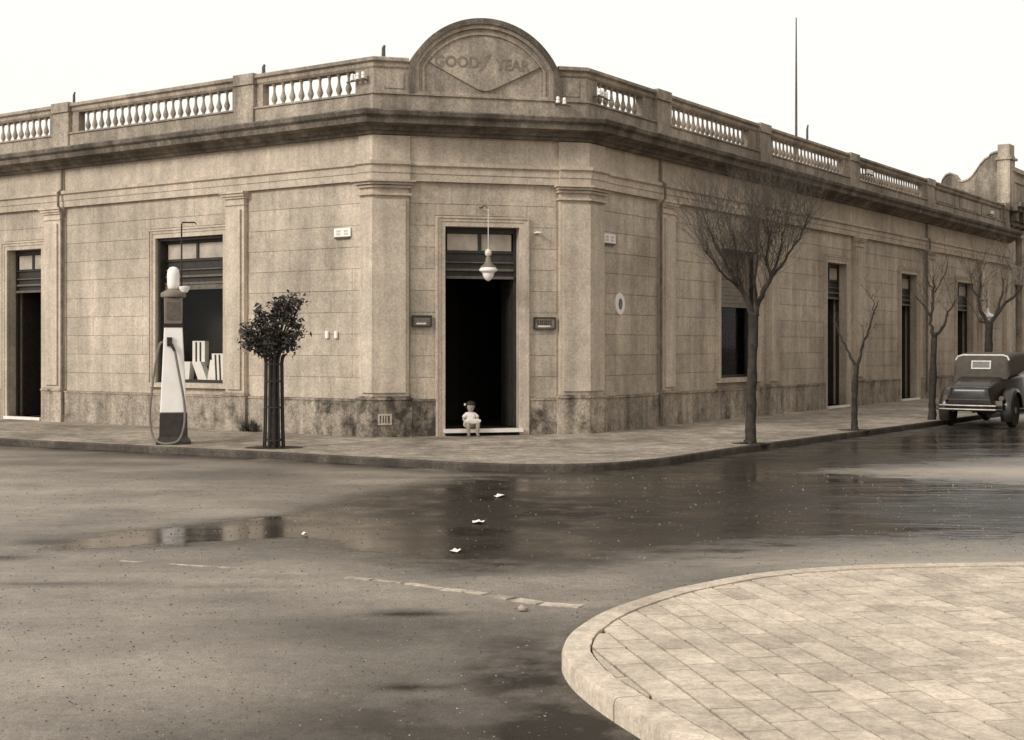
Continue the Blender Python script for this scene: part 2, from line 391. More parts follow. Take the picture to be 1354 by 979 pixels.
def soil(x, y, r, label):
    o = MB()
    rr = random.Random(int(x*100)); n = 18
    o.prism([(x+r*(1+rr.uniform(-.15, .15))*math.cos(6.283*k/n), y+.75*r*(1+rr.uniform(-.15, .15))*math.sin(6.283*k/n)) for k in range(n)], ZW-.02, ZW+.006)
    return tag(o.build('soil_pit', M['soil']), label, None, None, 'structure')

# ------------------------------------------------------------------ near pavement: kerb stones and paving tiles
M['tile'] = plaster('cement tile', .50, .16, .13, grime=.10, gr=.55)
M['kerbn'] = plaster('near kerb stone', .50, .15, .06, gr=.6)
M['mortar'] = plain('dirty mortar', .03, 1, .4, 12, .5)
nl = crom(NEAR, 8)
ninner = offs(nl, .15)
if (ninner[60]-V2(3, 6)).length > (nl[60]-V2(3, 6)).length: ninner = offs(nl, -.15)
sgn = 1 if (offs(nl, .15)[60]-V2(3, 6)).length < (nl[60]-V2(3, 6)).length else -1
poly = [tuple(p) for p in offs(nl, sgn*.02)] + [(60, 40), (60, -20)]
npv = MB().prism(poly, ZR-.1, ZW-.022).build('near_pavement', M['mortar']); tag(npv, 'tiled pavement on the near rounded corner', None, None, 'structure')
# kerb stones
i = 0; rk = random.Random(11); cum = 0; seg = [0]
cutlen = .95
def kerbstone(a, b_):
    ps = nl[a:b_+1]; qs = offs(nl, sgn*.15)[a:b_+1]
    m = MB(); n = len(ps); rings = []
    for k, (p, q) in enumerate(zip(ps, qs)):
        tt = k/(n-1); e = 0
        if k == 0: p = p.lerp(ps[1], .13); q = q.lerp(qs[1], .13)
        if k == n-1: p = p.lerp(ps[-2], .13); q = q.lerp(qs[-2], .13)
        q = q + (p-q).normalized()*rk.uniform(0, .008)
        r1 = p.lerp(q, .05); r2 = p.lerp(q, .16)
        rings.append([(p.x, p.y, ZR-.08), (q.x, q.y, ZR-.08), (q.x, q.y, ZW+.006), (r2.x, r2.y, ZW+.008), (r1.x, r1.y, ZW+.001), (p.x, p.y, ZW-.02)])
    m.loft(rings).build('kerb_stone', M['kerbn'], npv, smooth=True)
a = 0
while a < len(nl)-1:
    b_ = a+1; L = 0
    while b_ < len(nl)-1 and L < cutlen:
        L += (nl[b_]-nl[b_-1]).length; b_ += 1
    kerbstone(a, b_); a = b_
# tiles: running bond laid square to the corner
e1 = V2(math.cos(R_(12)), math.sin(R_(12))); e2 = V2(-e1.y, e1.x)
il = [p for p in offs(nl, sgn*.156) if p.y > 3.9 and p.x < 5.2]
def clip(poly, a, n_):
    out = []
    for i in range(len(poly)):
        p, q = poly[i], poly[(i+1) % len(poly)]; dp, dq = (p-a).dot(n_), (q-a).dot(n_)
        if dp >= 0: out.append(p)
        if (dp >= 0) != (dq >= 0): out.append(p + (q-p)*(dp/(dp-dq)))
    return out
TW, TL = .175, .35; rt = random.Random(5); cnt = 0; rest = MB()
def shrink(poly, d):
    c = sum(poly, V2(0, 0))/len(poly); n = len(poly); out = []
    for i in range(n):
        p0, p, p2 = poly[i-1], poly[i], poly[(i+1) % n]
        u1, u2 = (p-p0), (p2-p)
        if u1.length < 1e-6 or u2.length < 1e-6: continue
        n1 = V2(-u1.y, u1.x).normalized(); n2 = V2(-u2.y, u2.x).normalized()
        k = 1+n1.dot(n2); out.append(p + (n1+n2)/max(k, .4)*d)
    return out
def tile(cell):
    global cnt
    pg = cell
    for k in range(len(il)-1):
        e = il[k+1]-il[k]
        if e.length < 1e-6: continue
        n_ = V2(e.y, -e.x).normalized()*(1)
        if (V2(3.2, 7)-il[k]).dot(n_) < 0: n_ = -n_
        mid = (il[k]+il[k+1])/2
        if min((c-mid).length for c in cell) < .8: pg = clip(pg, il[k], n_)
        if len(pg) < 3: return
    ar = .5*sum(pg[i].x*pg[(i+1) % len(pg)].y-pg[(i+1) % len(pg)].x*pg[i].y for i in range(len(pg)))
    if abs(ar) < .002: return
    if ar < 0: pg = pg[::-1]
    pg = shrink(pg, rt.choice([.001, .0015, .002, .003]))
    if len(pg) < 3: return
    z = ZW + rt.uniform(-.002, .002); tx, ty = rt.uniform(-.006, .006), rt.uniform(-.006, .006); c = sum(pg, V2(0, 0))/len(pg)
    top = [(p.x, p.y, z+(p.x-c.x)*tx+(p.y-c.y)*ty) for p in pg]
    m = MB().loft([[(p.x, p.y, ZW-.03) for p in pg], top])
    vis = c.y > 4.7 and c.x < .385*c.y+.15
    if vis and cnt < 300: m.build('paving_tile', M['tile'], npv); cnt += 1
    else: rest.v, n0 = rest.v + m.v, len(rest.v); rest.f += [tuple(i+n0 for i in q) for q in m.f]
org = V2(1.0, 6.0)
for i in range(-16, 27):
    for j in range(-11, 14):
        off = (0, .5, .22, .71)[i % 4]*TL
        p = org + e1*(i*TW) + e2*(j*TL+off)
        if p.y < 3.6 or p.x > 5.0: continue
        ga, gb = rt.choice([.004, .0055, .007, .009]), rt.choice([.0, .002, .004, .007])
        c4 = [p+e1*ga+e2*gb, p+e1*(TW-ga)+e2*gb, p+e1*(TW-ga)+e2*(TL-gb), p+e1*ga+e2*(TL-gb)]
        ctr = p+e1*TW/2+e2*TL/2
        inside = sgn  # cells outside the kerb line are dropped by the clip against the nearest stretch
        dmin = min(range(len(il)), key=lambda k: (il[k]-ctr).length)
        k = min(dmin, len(il)-2); e = il[k+1]-il[k]; n_ = V2(e.y, -e.x)
        if (V2(3.2, 7)-il[k]).dot(n_) < 0: n_ = -n_
        if (ctr-il[k]).dot(n_.normalized()) < -.3: continue
        if 6.15 < ctr.y < 6.75 and ctr.x > 2.05:      # small-chequered cement tiles
            for a_ in range(2):
                for b2 in range(4):
                    q = p+e1*(TW/2*a_)+e2*(TL/4*b2); tile([q, q+e1*TW/2, q+e1*TW/2+e2*TL/4, q+e2*TL/4])
        else: tile(c4)
if rest.v:
    o = rest.build('paving_tiles', M['tile'], npv); o['kind'] = 'stuff'
# plain flagging further off
far = [tuple(p) for p in offs(nl, sgn*.16) if p.x > 5.2 and p.y > 9] + [(60, 46), (60, -18)] + [tuple(p) for p in offs(nl, sgn*.16) if p.y < 1.4][::1]
MB().prism(far, ZW-.04, ZW-.002).build('flagging', M['tile'], npv)

# ------------------------------------------------------------------ corner building
bld = empty('corner_building', (PL.x, PL.y, ZW), 0, 'long single-storey corner building with balustrade roofline and arched corner pediment', 'building')
FW = .17                                   # width of the moulded surrounds
OPEN = {'L': [(8.97, 10.12, .20, 3.72, 'door'), (3.62, 5.47, .985, 3.77, 'shop'), (13.6, 14.8, .20, 3.72, 'door')],
        'C': [(1.23, 2.56, .25, 3.77, 'door')],
        'R': [(5.48, 7.30, 1.0, 3.77, 'shop'), (11.56, 12.93, .18, 3.78, 'door'), (17.22, 18.66, .18, 3.75, 'door'), (22.65, 24.5, .18, 3.72, 'door')]}
PIL = {'L': [(3.02, 3.50), (8.28, 8.80), (12.3, 12.85)], 'C': [], 'R': [(2.74, 3.29), (7.85, 8.40), (13.42, 13.98), (19.42, 20.1), (25.1, 25.7), (28.25, 28.8)]}
FAC = {'L': (FL, 0, LL), 'C': (FC, 0, LC), 'R': (FR, 0, LR)}
TH = .45; ZP = .77; ZA = 4.53               # wall thickness, plinth top, architrave underside
box_me = MB().box(0, 1, 0, 1, 0, 1).mesh('stone_block'); box_me.materials.append(M['wall'])
def grid_wall(F, s0, s1, z0, z1, ops, T):
    ss = sorted({s0, s1} | {x for o in ops for x in o[:2]}); zz = sorted({z0, z1} | {x for o in ops for x in o[2:4]})
    def solid(i, j):
        if i < 0 or j < 0 or i >= len(ss)-1 or j >= len(zz)-1: return False
        a, b_ = (ss[i]+ss[i+1])/2, (zz[j]+zz[j+1])/2
        return not any(o[0] < a < o[1] and o[2] < b_ < o[3] for o in ops)
    m = MB()
    for i in range(len(ss)-1):
        for j in range(len(zz)-1):
            if not solid(i, j): continue
            a, b_, c, d = ss[i], ss[i+1], zz[j], zz[j+1]
            P = lambda x, o, z: F.pt(x, o, z)
            m.add([P(a,0,c), P(b_,0,c), P(b_,0,d), P(a,0,d)], [(0,1,2,3)]); m.add([P(a,-T,c), P(b_,-T,c), P(b_,-T,d), P(a,-T,d)], [(0,1,2,3)])
            if not solid(i-1, j): m.add([P(a,0,c), P(a,-T,c), P(a,-T,d), P(a,0,d)], [(0,1,2,3)])
            if not solid(i+1, j): m.add([P(b_,0,c), P(b_,-T,c), P(b_,-T,d), P(b_,0,d)], [(0,1,2,3)])
            if not solid(i, j-1): m.add([P(a,0,c), P(b_,0,c), P(b_,-T,c), P(a,-T,c)], [(0,1,2,3)])
            if not solid(i, j+1): m.add([P(a,0,d), P(b_,0,d), P(b_,-T,d), P(a,-T,d)], [(0,1,2,3)])
    return m
def merge(m):
    "weld duplicated corners so that normals come out consistently"
    key = {}; vs = []; mp = []
    for p in m.v:
        k = tuple(round(c, 4) for c in p)
        if k not in key: key[k] = len(vs); vs.append(p)
        mp.append(key[k])
    m.v = vs; m.f = [tuple(mp[i] for i in q) for q in m.f]; return m
def subtract(rect, cuts):
    rs = [rect]
    for c in cuts:
        nx_ = []
        for (a, b_, z0, z1) in rs:
            if c[1] <= a or c[0] >= b_ or c[3] <= z0 or c[2] >= z1: nx_.append((a, b_, z0, z1)); continue
            if c[0] > a: nx_.append((a, c[0], z0, z1))
            if c[1] < b_: nx_.append((c[1], b_, z0, z1))
            if c[3] < z1: nx_.append((max(a, c[0]), min(b_, c[1]), c[3], z1))
            if c[2] > z0: nx_.append((max(a, c[0]), min(b_, c[1]), z0, c[2]))
        rs = nx_
    return [r for r in rs if r[1]-r[0] > .06 and r[3]-r[2] > .04]
rb = random.Random(21)
CRN = {'L': [(0, .30)], 'C': [(0, .62), (3.25, LC)], 'R': [(0, .55)]}
nblk = 0
for key, (F, s0, s1) in FAC.items():
    wl = merge(grid_wall(F, s0, s1, ZR-.05, 5.4, OPEN[key], TH)).build('wall', M['wall'], bld)
    cuts = [(o[0]-FW, o[1]+FW, o[2]-.1, o[3]+FW+.02) for o in OPEN[key]] + [(p[0]-.03, p[1]+.03, 0, 9) for p in PIL[key]] + [(a_, b2, 0, 9) for a_, b2 in CRN[key]]
    BW = {'L': .98, 'C': .9, 'R': 1.16}[key]; CH = .376; send = min(s1, 12.3)if key == 'L' else s1
    for c in range(10):
        z0 = ZP + c*CH; x = s0 - (BW/2 if c % 2 else 0)
        while x < send:
            for (a_, b2, c0, c1) in subtract((max(x, s0), min(x+BW, send), z0, min(z0+CH, ZA)), cuts):
                o = bpy.data.objects.new('stone_block', box_me); link(o, wl, True)
                o.matrix_basis = F.mat(a_+.002, -.01, c0+.005, b2-a_-.004, .020+rb.uniform(0, .004), c1-c0-.010)
                o.matrix_parent_inverse = wm(wl).inverted(); nblk += 1
            x += BW
    # plinth between doors
    pc = [(o[0]-FW, o[1]+FW, 0, 9) for o in OPEN[key] if o[4] == 'door'] + [(a_, b2, 0, 9) for a_, b2 in CRN[key]]
    for (a_, b2, _, _) in subtract((s0, s1, 0, 1), [(q[0], q[1], -1, 2) for q in pc]):
        m = MB(); F.box(m, a_, b2, -.02, .06, ZR, ZP-.035); F.box(m, a_, b2, -.02, .075, ZP-.035, ZP)
        m.build('plinth', M['plinth'], bld)
print('blocks', nblk, 'tiles', cnt)
# pilasters on the long walls
def pilaster(F, a_, b2):
    m = MB(); F.box(m, a_, b2, 0, .10, ZP+.06, 4.28); F.box(m, a_+.07, b2-.07, .10, .14, ZP+.12, 4.2)
    p = m.build('pilaster', M['trim'], bld)
    m = MB(); F.box(m, a_-.05, b2+.05, 0, .13, ZR, ZP); F.box(m, a_-.06, b2+.06, 0, .155, ZP, ZP+.03); F.box(m, a_-.03, b2+.03, 0, .125, ZP+.03, ZP+.06)
    m.build('base', M['plinth'], p)
    m = MB(); F.box(m, a_-.02, b2+.02, 0, .125, 4.28, 4.31); F.box(m, a_, b2, 0, .105, 4.31, 4.40); F.box(m, a_-.03, b2+.03, 0, .14, 4.40, 4.44); F.box(m, a_-.05, b2+.05, 0, .17, 4.44, 4.49); F.box(m, a_-.07, b2+.07, 0, .20, 4.49, ZA)
    m.build('capital', M['trim'], p)
for key in 'LR':
    for a_, b2 in PIL[key]: pilaster(FAC[key][0], a_, b2)
# corner pilasters wrap both faces
def P2(F, s): q = F.P+F.d*s; return V2(q.x, q.y)
def corner_pilaster(p0, pc, p1, ext):
    d0 = (p0-pc).normalized(); d1 = (p1-pc).normalized()
    path = lambda e: [p0+d0*e, pc, p1+d1*e]
    blk = lambda m, e, o, z0, z1: sweep(m, path(e), [(0, z0), (o, z0), (o, z1), (0, z1)])
    m = MB(); blk(m, 0, .10, ZP+.06, 4.28); blk(m, -.06, .14, ZP+.12, 4.2); p = m.build('pilaster', M['trim'], bld)
    m = MB(); blk(m, .05, .13, ZR, ZP); blk(m, .06, .155, ZP, ZP+.03); blk(m, .03, .125, ZP+.03, ZP+.06); m.build('base', M['plinth'], p)
    m = MB(); blk(m, .035, .16, 4.27, 4.305); blk(m, 0, .105, 4.305, 4.40); blk(m, .04, .155, 4.40, 4.44); blk(m, .06, .20, 4.45, 4.49); blk(m, .10, .25, 4.495, ZA); m.build('capital', M['trim'], p)
    # the frieze and architrave step forward over it
    m = MB(); sweep(m, path(.02), [(0, ZA+.002), (.15, ZA+.002), (.15, 4.66), (.165, 4.66), (.165, 4.775), (.21, 4.80), (.21, 4.86), (.11, 4.87), (.11, 5.30), (0, 5.30)])
    m.build('frieze_block', M['trim'], bld)
corner_pilaster(P2(FL, .24), PL, P2(FC, .58), 0)
corner_pilaster(P2(FC, 3.29), PR, P2(FR, .50), 0)
# entablature and parapet, swept round the corner
m = MB(); sweep(m, FOOT, [(-.05, ZA), (.09, ZA), (.09, 4.655), (.105, 4.66), (.105, 4.77), (.15, 4.795), (.15, 4.855), (.06, 4.875), (-.05, 4.875)]); m.build('architrave', M['trim'], bld)
m = MB(); sweep(m, FOOT, [(-.05, 4.875), (.05, 4.875), (.05, 5.33), (-.05, 5.33)]); m.build('frieze', M['trim'], bld)
m = MB(); sweep(m, FOOT, [(-.4, 5.31), (.16, 5.31), (.18, 5.36), (.25, 5.37), (.27, 5.43), (.46, 5.46), (.47, 5.55), (.53, 5.59), (.55, 5.655), (.53, 5.68), (-.4, 5.76)]); m.build('cornice', M['cornice'], bld)
m = MB(); sweep(m, FOOT, [(-.30, 5.70), (.08, 5.70), (.08, 6.0), (.11, 6.01), (.11, 6.04), (-.30, 6.04)]); m.build('parapet', M['parapet'], bld)
RB, RT = 6.45, 6.65
def rail(pts): m = MB(); sweep(m, pts, [(-.18, RB), (.02, RB), (.05, RB+.04), (.05, RB+.1), (.10, RB+.13), (.10, RT-.02), (.06, RT), (-.18, RT), (-.22, RT-.03), (-.22, RB+.1)]); m.build('coping', M['parapet'], bld)
rail([A, PL, P2(FC, .585)]); rail([P2(FC, 3.275), PR, B])
# piers and balusters
bal_prof = [(.056, 0), (.056, .018), (.040, .026), (.027, .045), (.026, .055), (.040, .085), (.056, .125), (.054, .155), (.040, .195), (.027, .24), (.021, .29), (.021, .335), (.026, .36), (.036, .385), (.052, .405), (.056, .42)]
bal_me = MB().lathe(bal_prof, 12).mesh('baluster', True); bal_me.materials.append(M['parapet'])
def pier(F, a_, b2, c0, c1):
    m = MB(); F.box(m, a_, b2, -.14, .02, 6.04, RB); F.box(m, c0, c1, -.20, .10, 5.72, RB+.02); F.box(m, c0-.02, c1+.02, -.29, .135, RB+.02, RT+.015); F.box(m, c0-.01, c1+.01, -.28, .125, 5.74, 6.06)
    m.build('pier', M['parapet'], bld)
for F, L in ((FL, [(2.62, 3.40, 2.78, 3.25), (7.80, 8.72, 8.02, 8.52), (12.9, 13.8, 13.1, 13.6)]), (FR, [(2.1, 3.28, 2.52, 3.05), (6.95, 8.15, 7.35, 7.9), (12.7, 13.9, 13.0, 13.6), (19.2, 20.3, 19.45, 20.1), (28.0, 28.84, 28.2, 28.8)])):
    for q in L: pier(F, *q)
nb = 0
for F, L in ((FL, [(.40, 2.62), (3.40, 7.80), (8.72, 12.9), (13.8, 15.9)]), (FR, [(.36, 2.1), (3.28, 6.95), (8.15, 12.7), (13.9, 19.2)])):
    for a_, b2 in L:
        n = int(round((b2-a_)/.212)); 
        for k in range(1, n):
            q = F.pt(a_+(b2-a_)*k/n, -.05, 6.035)
            o = bpy.data.objects.new('baluster', bal_me); link(o, bld, True); o.location = q; o.matrix_parent_inverse = wm(bld).inverted(); nb += 1
m = MB(); FR.box(m, 20.3, 28.0, -.2, -.02, 6.04, RB); m.build('parapet_panel', M['parapet'], bld)
for k in range(3):
    m = MB(); FR.box(m, 20.6+k*2.5, 22.7+k*2.5, -.02, .01, 6.10, 6.40); m.build('parapet_panel', M['parapet'], bld)
# corner piers beside the pediment
m = MB(); sweep(m, [P2(FL, .40), PL, P2(FC, .585)], [(-.25, 6.04), (.03, 6.04), (.03, RB), (-.25, RB)]); m.build('pier', M['parapet'], bld)
m = MB(); sweep(m, [P2(FC, 3.275), PR, P2(FR, .36)], [(-.25, 6.04), (.03, 6.04), (.03, RB), (-.25, RB)]); m.build('pier', M['parapet'], bld)
m = MB(); FC.box(m, .18, .5, .03, .045, 6.12, 6.38); m.build('pier_panel', M['parapet'], bld)
m = MB(); FC.box(m, 3.36, 3.66, .03, .045, 6.12, 6.38); m.build('pier_panel', M['parapet'], bld)
# arched pediment
ac, hw, zs, zt = 1.93, 1.345, 6.52, 7.40
def arcpts(inset, n=40):
    h_ = zt-zs-inset; w_ = hw-inset; R = (w_*w_+h_*h_)/(2*h_); cz = zs+h_-R; th = math.asin(min(1, w_/R))
    return [(ac+R*math.sin(-th+2*th*k/n), cz+R*math.cos(-th+2*th*k/n)) for k in range(n+1)]
def slab_from(pts, o0, o1):
    m = MB(); m.loft([[FC.pt(s, o0, z) for s, z in pts], [FC.pt(s, o1, z) for s, z in pts]]); return m
body = [(ac-hw+.1, 6.0)] + arcpts(.10) + [(ac+hw-.1, 6.0)]
ped = slab_from(body, -.30, .035).build('pediment', M['parapet'], bld)
def band(i0, i1, o0, o1, name, mat):
    a_ = [(ac-hw+i0, 6.04)] + arcpts(i0) + [(ac+hw-i0, 6.04)]; b2 = [(ac-hw+i1, 6.04)] + arcpts(i1) + [(ac+hw-i1, 6.04)]
    m = MB(); m.loft([[FC.pt(*q[:1], o0, q[1]), FC.pt(*q[:1], o1, q[1]), FC.pt(*r[:1], o1, r[1]), FC.pt(*r[:1], o0, r[1])] for q, r in zip(a_, b2)])
    return m.build(name, mat, ped)
band(0, .10, -.32, .12, 'arch_coping', M['cornice']); band(.10, .17, .03, .085, 'arch_moulding', M['parapet']); band(.24, .28, .03, .06, 'arch_moulding', M['parapet'])
m = MB(); FC.box(m, ac-hw+.02, ac+hw-.02, .035, .07, 6.045, 6.085); m.build('arch_moulding', M['parapet'], ped)
loz = [(ac-.98, 6.60), (ac-.90, 6.66), (ac-.12, 7.06), (ac, 7.09), (ac+.12, 7.06), (ac+.92, 6.66), (ac+1.0, 6.61), (ac+.92, 6.56), (ac+.12, 6.16), (ac, 6.135), (ac-.12, 6.16), (ac-.9, 6.55)]
slab_from(loz, .03, .075).build('lozenge_panel', M['parapet'], ped)
def text_mesh(body_, size, F, s, z, o, mat, name, parent, sx=1):
    cu = bpy.data.curves.new('t', 'FONT'); cu.body = body_; cu.size = size; cu.extrude = .003; cu.align_x = 'CENTER'; cu.align_y = 'CENTER'; cu.offset = .008; cu.resolution_u = 3
    ob = bpy.data.objects.new('t', cu); col.objects.link(ob); dg = bpy.context.evaluated_depsgraph_get()
    me_ = bpy.data.meshes.new_from_object(ob.evaluated_get(dg)); bpy.data.objects.remove(ob)
    me_.materials.clear(); me_.materials.append(mat); r = bpy.data.objects.new(name, me_); link(r, parent, True)
    Mx = Matrix(((F.d.x*sx, 0, F.n.x, 0), (F.d.y*sx, 0, F.n.y, 0), (0, 1, 0, 0), (0, 0, 0, 1))); q = F.pt(s, o, z); Mx.translation = q
    r.matrix_basis = Mx; r.matrix_parent_inverse = wm(parent).inverted() if parent else Matrix(); return r
text_mesh('GOOD', .27, FC, ac-.50, 6.615, .077, M['letter'], 'lettering', ped, .95)
text_mesh('YEAR', .27, FC, ac+.50, 6.60, .077, M['letter'], 'lettering', ped, .95)
foot = [(-.12,.03), (-.04,.10), (.06,.17), (.16,.20), (.10,.15), (.13,.14), (.08,.11), (.11,.10), (.05,.07), (.08,.05), (.02,.03), (.03,-.03), (-.02,-.08), (-.08,-.13), (-.14,-.15), (-.09,-.10), (-.05,-.04), (-.06,.0)]
slab_from([(ac+.0+x*.9, 6.61+z*.95) for x, z in foot], .074, .079).build('winged_foot', M['letter'], ped)

# openings: surrounds, transoms, leaves, panes
def surround(F, o, parent):
    a_, b2, z0, z1, kind = o
    for (w0, w1, d_) in ((0, .085, .05), (.085, FW-.03, .065), (FW-.03, FW, .085)):
        m = MB(); zb = ZP if kind == 'door' else z0
        if kind == 'door' : zb = ZW
        F.box(m, a_-w1, a_-w0, -.02, d_, zb, z1+w0); F.box(m, b2+w0, b2+w1, -.02, d_, zb, z1+w0); F.box(m, a_-w1, b2+w1, -.02, d_, z1+w0+.0005, z1+w1)
        m.build('surround', M['trim'], parent)
def transom(F, o, parent, glass_light=True):
    a_, b2, z0, z1, kind = o; D = -.17
    m = MB(); t_ = .055
    F.box(m, a_, a_+t_, D-.07, D, z0, z1); F.box(m, b2-t_, b2, D-.07, D, z0, z1); F.box(m, a_+t_, b2-t_, D-.07, D, z1-.10, z1)
    F.box(m, a_+t_, b2-t_, D-.07, D, z1-.45, z1-.41)
    mid = (a_+b2)/2; F.box(m, mid-.03, mid+.03, D-.065, D-.005, z1-.41, z1-.10)
    F.box(m, a_+t_, b2-t_, D-.06, D-.03, z1-.88, z1-.45)
    fr = m.build('frame', M['wood'], parent)
    for (p, q) in ((a_+t_+.03, mid-.03), (mid+.03, b2-t_-.03)):
        m = MB(); F.box(m, p, q, D-.045, D-.03, z1-.40, z1-.11); m.build('pane', M['frost'], fr)
    m = MB(); F.box(m, a_+t_, b2-t_, D-.03, D+.012, z1-.62, z1-.60); F.box(m, a_+t_, b2-t_, D-.03, D+.02, z1-.76, z1-.72); F.box(m, a_+t_, b2-t_, D-.03, D+.035, z1-.90, z1-.855)
    m.build('moulding', M['woodlt'], fr)
    return fr
def door(F, o):
    a_, b2, z0, z1, kind = o
    m = MB(); F.box(m, a_, b2, -TH+.02, -.02, ZR, z0)
    F.box(m, a_-.03, b2+.03, -.02, .22 if F is FC else .12, z0-.06, z0)
    d = m.build('doorway', M['marble'], bld)
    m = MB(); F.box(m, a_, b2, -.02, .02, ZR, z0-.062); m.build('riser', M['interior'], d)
    surround(F, o, d); transom(F, o, d)
    for sgn_ in (0, 1):                    # both leaves folded back into the passage
        h_ = a_+.03 if sgn_ == 0 else b2-.07
        m = MB(); F.box(m, h_, h_+.04, -1.0, -.31, z0+.01, z1-.90)
        for zz in (.25, 1.1, 1.75): F.box(m, h_+(-.008 if sgn_ else .04), h_+(0 if sgn_ else .048), -.92, -.39, z0+zz, z0+zz+.55)
        m.build('door_leaf', M['wood'], d)
    return d
def shop(F, o):
    a_, b2, z0, z1, kind = o
    m = MB(); F.box(m, a_-FW-.02, b2+FW+.02, -.02, .11, z0-.09, z0-.003); d = m.build('window', M['trim'], bld)
    surround(F, o, d); fr = transom(F, o, d)
    m = MB(); F.box(m, a_, a_+.05, -.168, -.03, z0, z1); F.box(m, b2-.05, b2, -.168, -.03, z0, z1); F.box(m, a_+.05, b2-.05, -.168, -.03, z1-.05, z1); m.build('lining', M['wood'], d)
    m = MB(); F.box(m, a_+.055, b2-.055, -.20, -.14, z1-1.0, z1-.91); m.build('blind_roller', M['woodlt'], d)
    if F is FR:
        for k in range(14):
            m = MB(); F.box(m, a_+.056, b2-.056, -.135, -.105-.006*(k % 2), z1-.052-.085*(k+1), z1-.056-.085*k); m.build('shutter_slat', M['slat'], d)
    m = MB(); F.box(m, a_+.055, b2-.055, -.215, -.207, z0+.06, z1-.9); m.build('pane', M['glass'], d)
    m = MB(); F.box(m, a_, b2, -.24, -.17, z0-.003, z0+.06); m.build('bottom_rail', M['wood'], d)
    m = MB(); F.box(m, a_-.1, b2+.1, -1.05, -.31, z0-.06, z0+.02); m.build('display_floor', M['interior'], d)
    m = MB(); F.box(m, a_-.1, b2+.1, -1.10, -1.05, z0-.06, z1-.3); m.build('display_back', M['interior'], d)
    return d
for key in 'LCR':
    for o in OPEN[key]: (door if o[4] == 'door' else shop)(FAC[key][0], o)
# shell: roof, back walls, inside floor
C_ = A + (-nL)*0 + dR*26; E_ = B - nR*26
inset = offs(FOOT, -.5)
back = [tuple(p) for p in inset] + [tuple(B-nR*14), tuple(A+dR*14)]
MB().prism(back, 5.45, 5.60).build('roof', M['roof'], bld)
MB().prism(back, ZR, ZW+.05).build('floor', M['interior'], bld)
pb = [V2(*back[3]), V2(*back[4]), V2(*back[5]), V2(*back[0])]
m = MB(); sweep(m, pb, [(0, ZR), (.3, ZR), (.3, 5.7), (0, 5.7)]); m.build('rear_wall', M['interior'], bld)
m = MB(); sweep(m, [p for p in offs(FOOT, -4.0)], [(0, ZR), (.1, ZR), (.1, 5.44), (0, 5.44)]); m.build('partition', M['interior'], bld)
# downpipes
for F, s, zb in ((FL, 8.23, .3), (FR, 2.68, .3), (FR, 19.38, .3)):
    m = MB(); m.tube([F.pt(s, .10, 5.3), F.pt(s, .10, 4.9), F.pt(s, .19, 4.82), F.pt(s, .19, 4.55), F.pt(s, .10, 4.45), F.pt(s, .10, zb)], .028, 8); m.build('downpipe', M['pipe'], bld, True)
# stubs and insulators along the parapet
for F, s, h_, r in ((FL, 8.1, .26, .03), (FL, 2.72, .20, .035), (FL, -.12, .20, .035), (FR, 10.6, .42, .03)):
    m = MB(); q = F.pt(s, -.1, RT); m.tube([q, (q[0], q[1], q[2]+h_*.75), (q[0]+.02, q[1], q[2]+h_)], [r, r*.9, r*.55], 8); m.build('stub_post', M['rust'], bld, True)
def insul(F, s, z, o, n, sl):
    m = MB(); m.tube([F.pt(s-.03, o, z-.07+sl*0), F.pt(s+.13*n, o, z-.07-sl)], .014, 6); m.tube([F.pt(s+.02, o-.15, z-.07), F.pt(s+.02, o, z-.07)], .014, 6)
    ir = m.build('wire_bracket', M['rust'], bld)
    for k in range(n):
        q = F.pt(s+.02+.12*k, o, z-.06-sl*k/max(1, n)); mm = MB(); mm.lathe([(.02, 0), (.036, .01), (.036, .05), (.022, .06), (.034, .07), (.03, .11), (.01, .125)], 10, q); mm.build('insulator', M['opal'], ir, True)
insul(FL, .12, 6.33, .13, 3, .02); insul(FC, 3.2, 6.02, .2, 2, .03); insul(FR, .2, 6.24, .16, 3, .03); insul(FR, 14.2, 6.3, .12, 4, .0); insul(FR, 26.3, 6.2, .12, 3, 0)
# vent grate in the corner base
m = MB(); FC.box(m, .04, .28, .13, .145, .34, .37); FC.box(m, .04, .28, .13, .145, .50, .53); FC.box(m, .04, .07, .13, .145, .371, .499); FC.box(m, .25, .28, .13, .145, .371, .499)
vg = m.build('vent_grate', M['trim'], bld)
for k in range(3):
    m = MB(); FC.box(m, .10+.045*k, .12+.045*k, .13, .14, .371, .499); m.build('bar', M['trim'], vg)

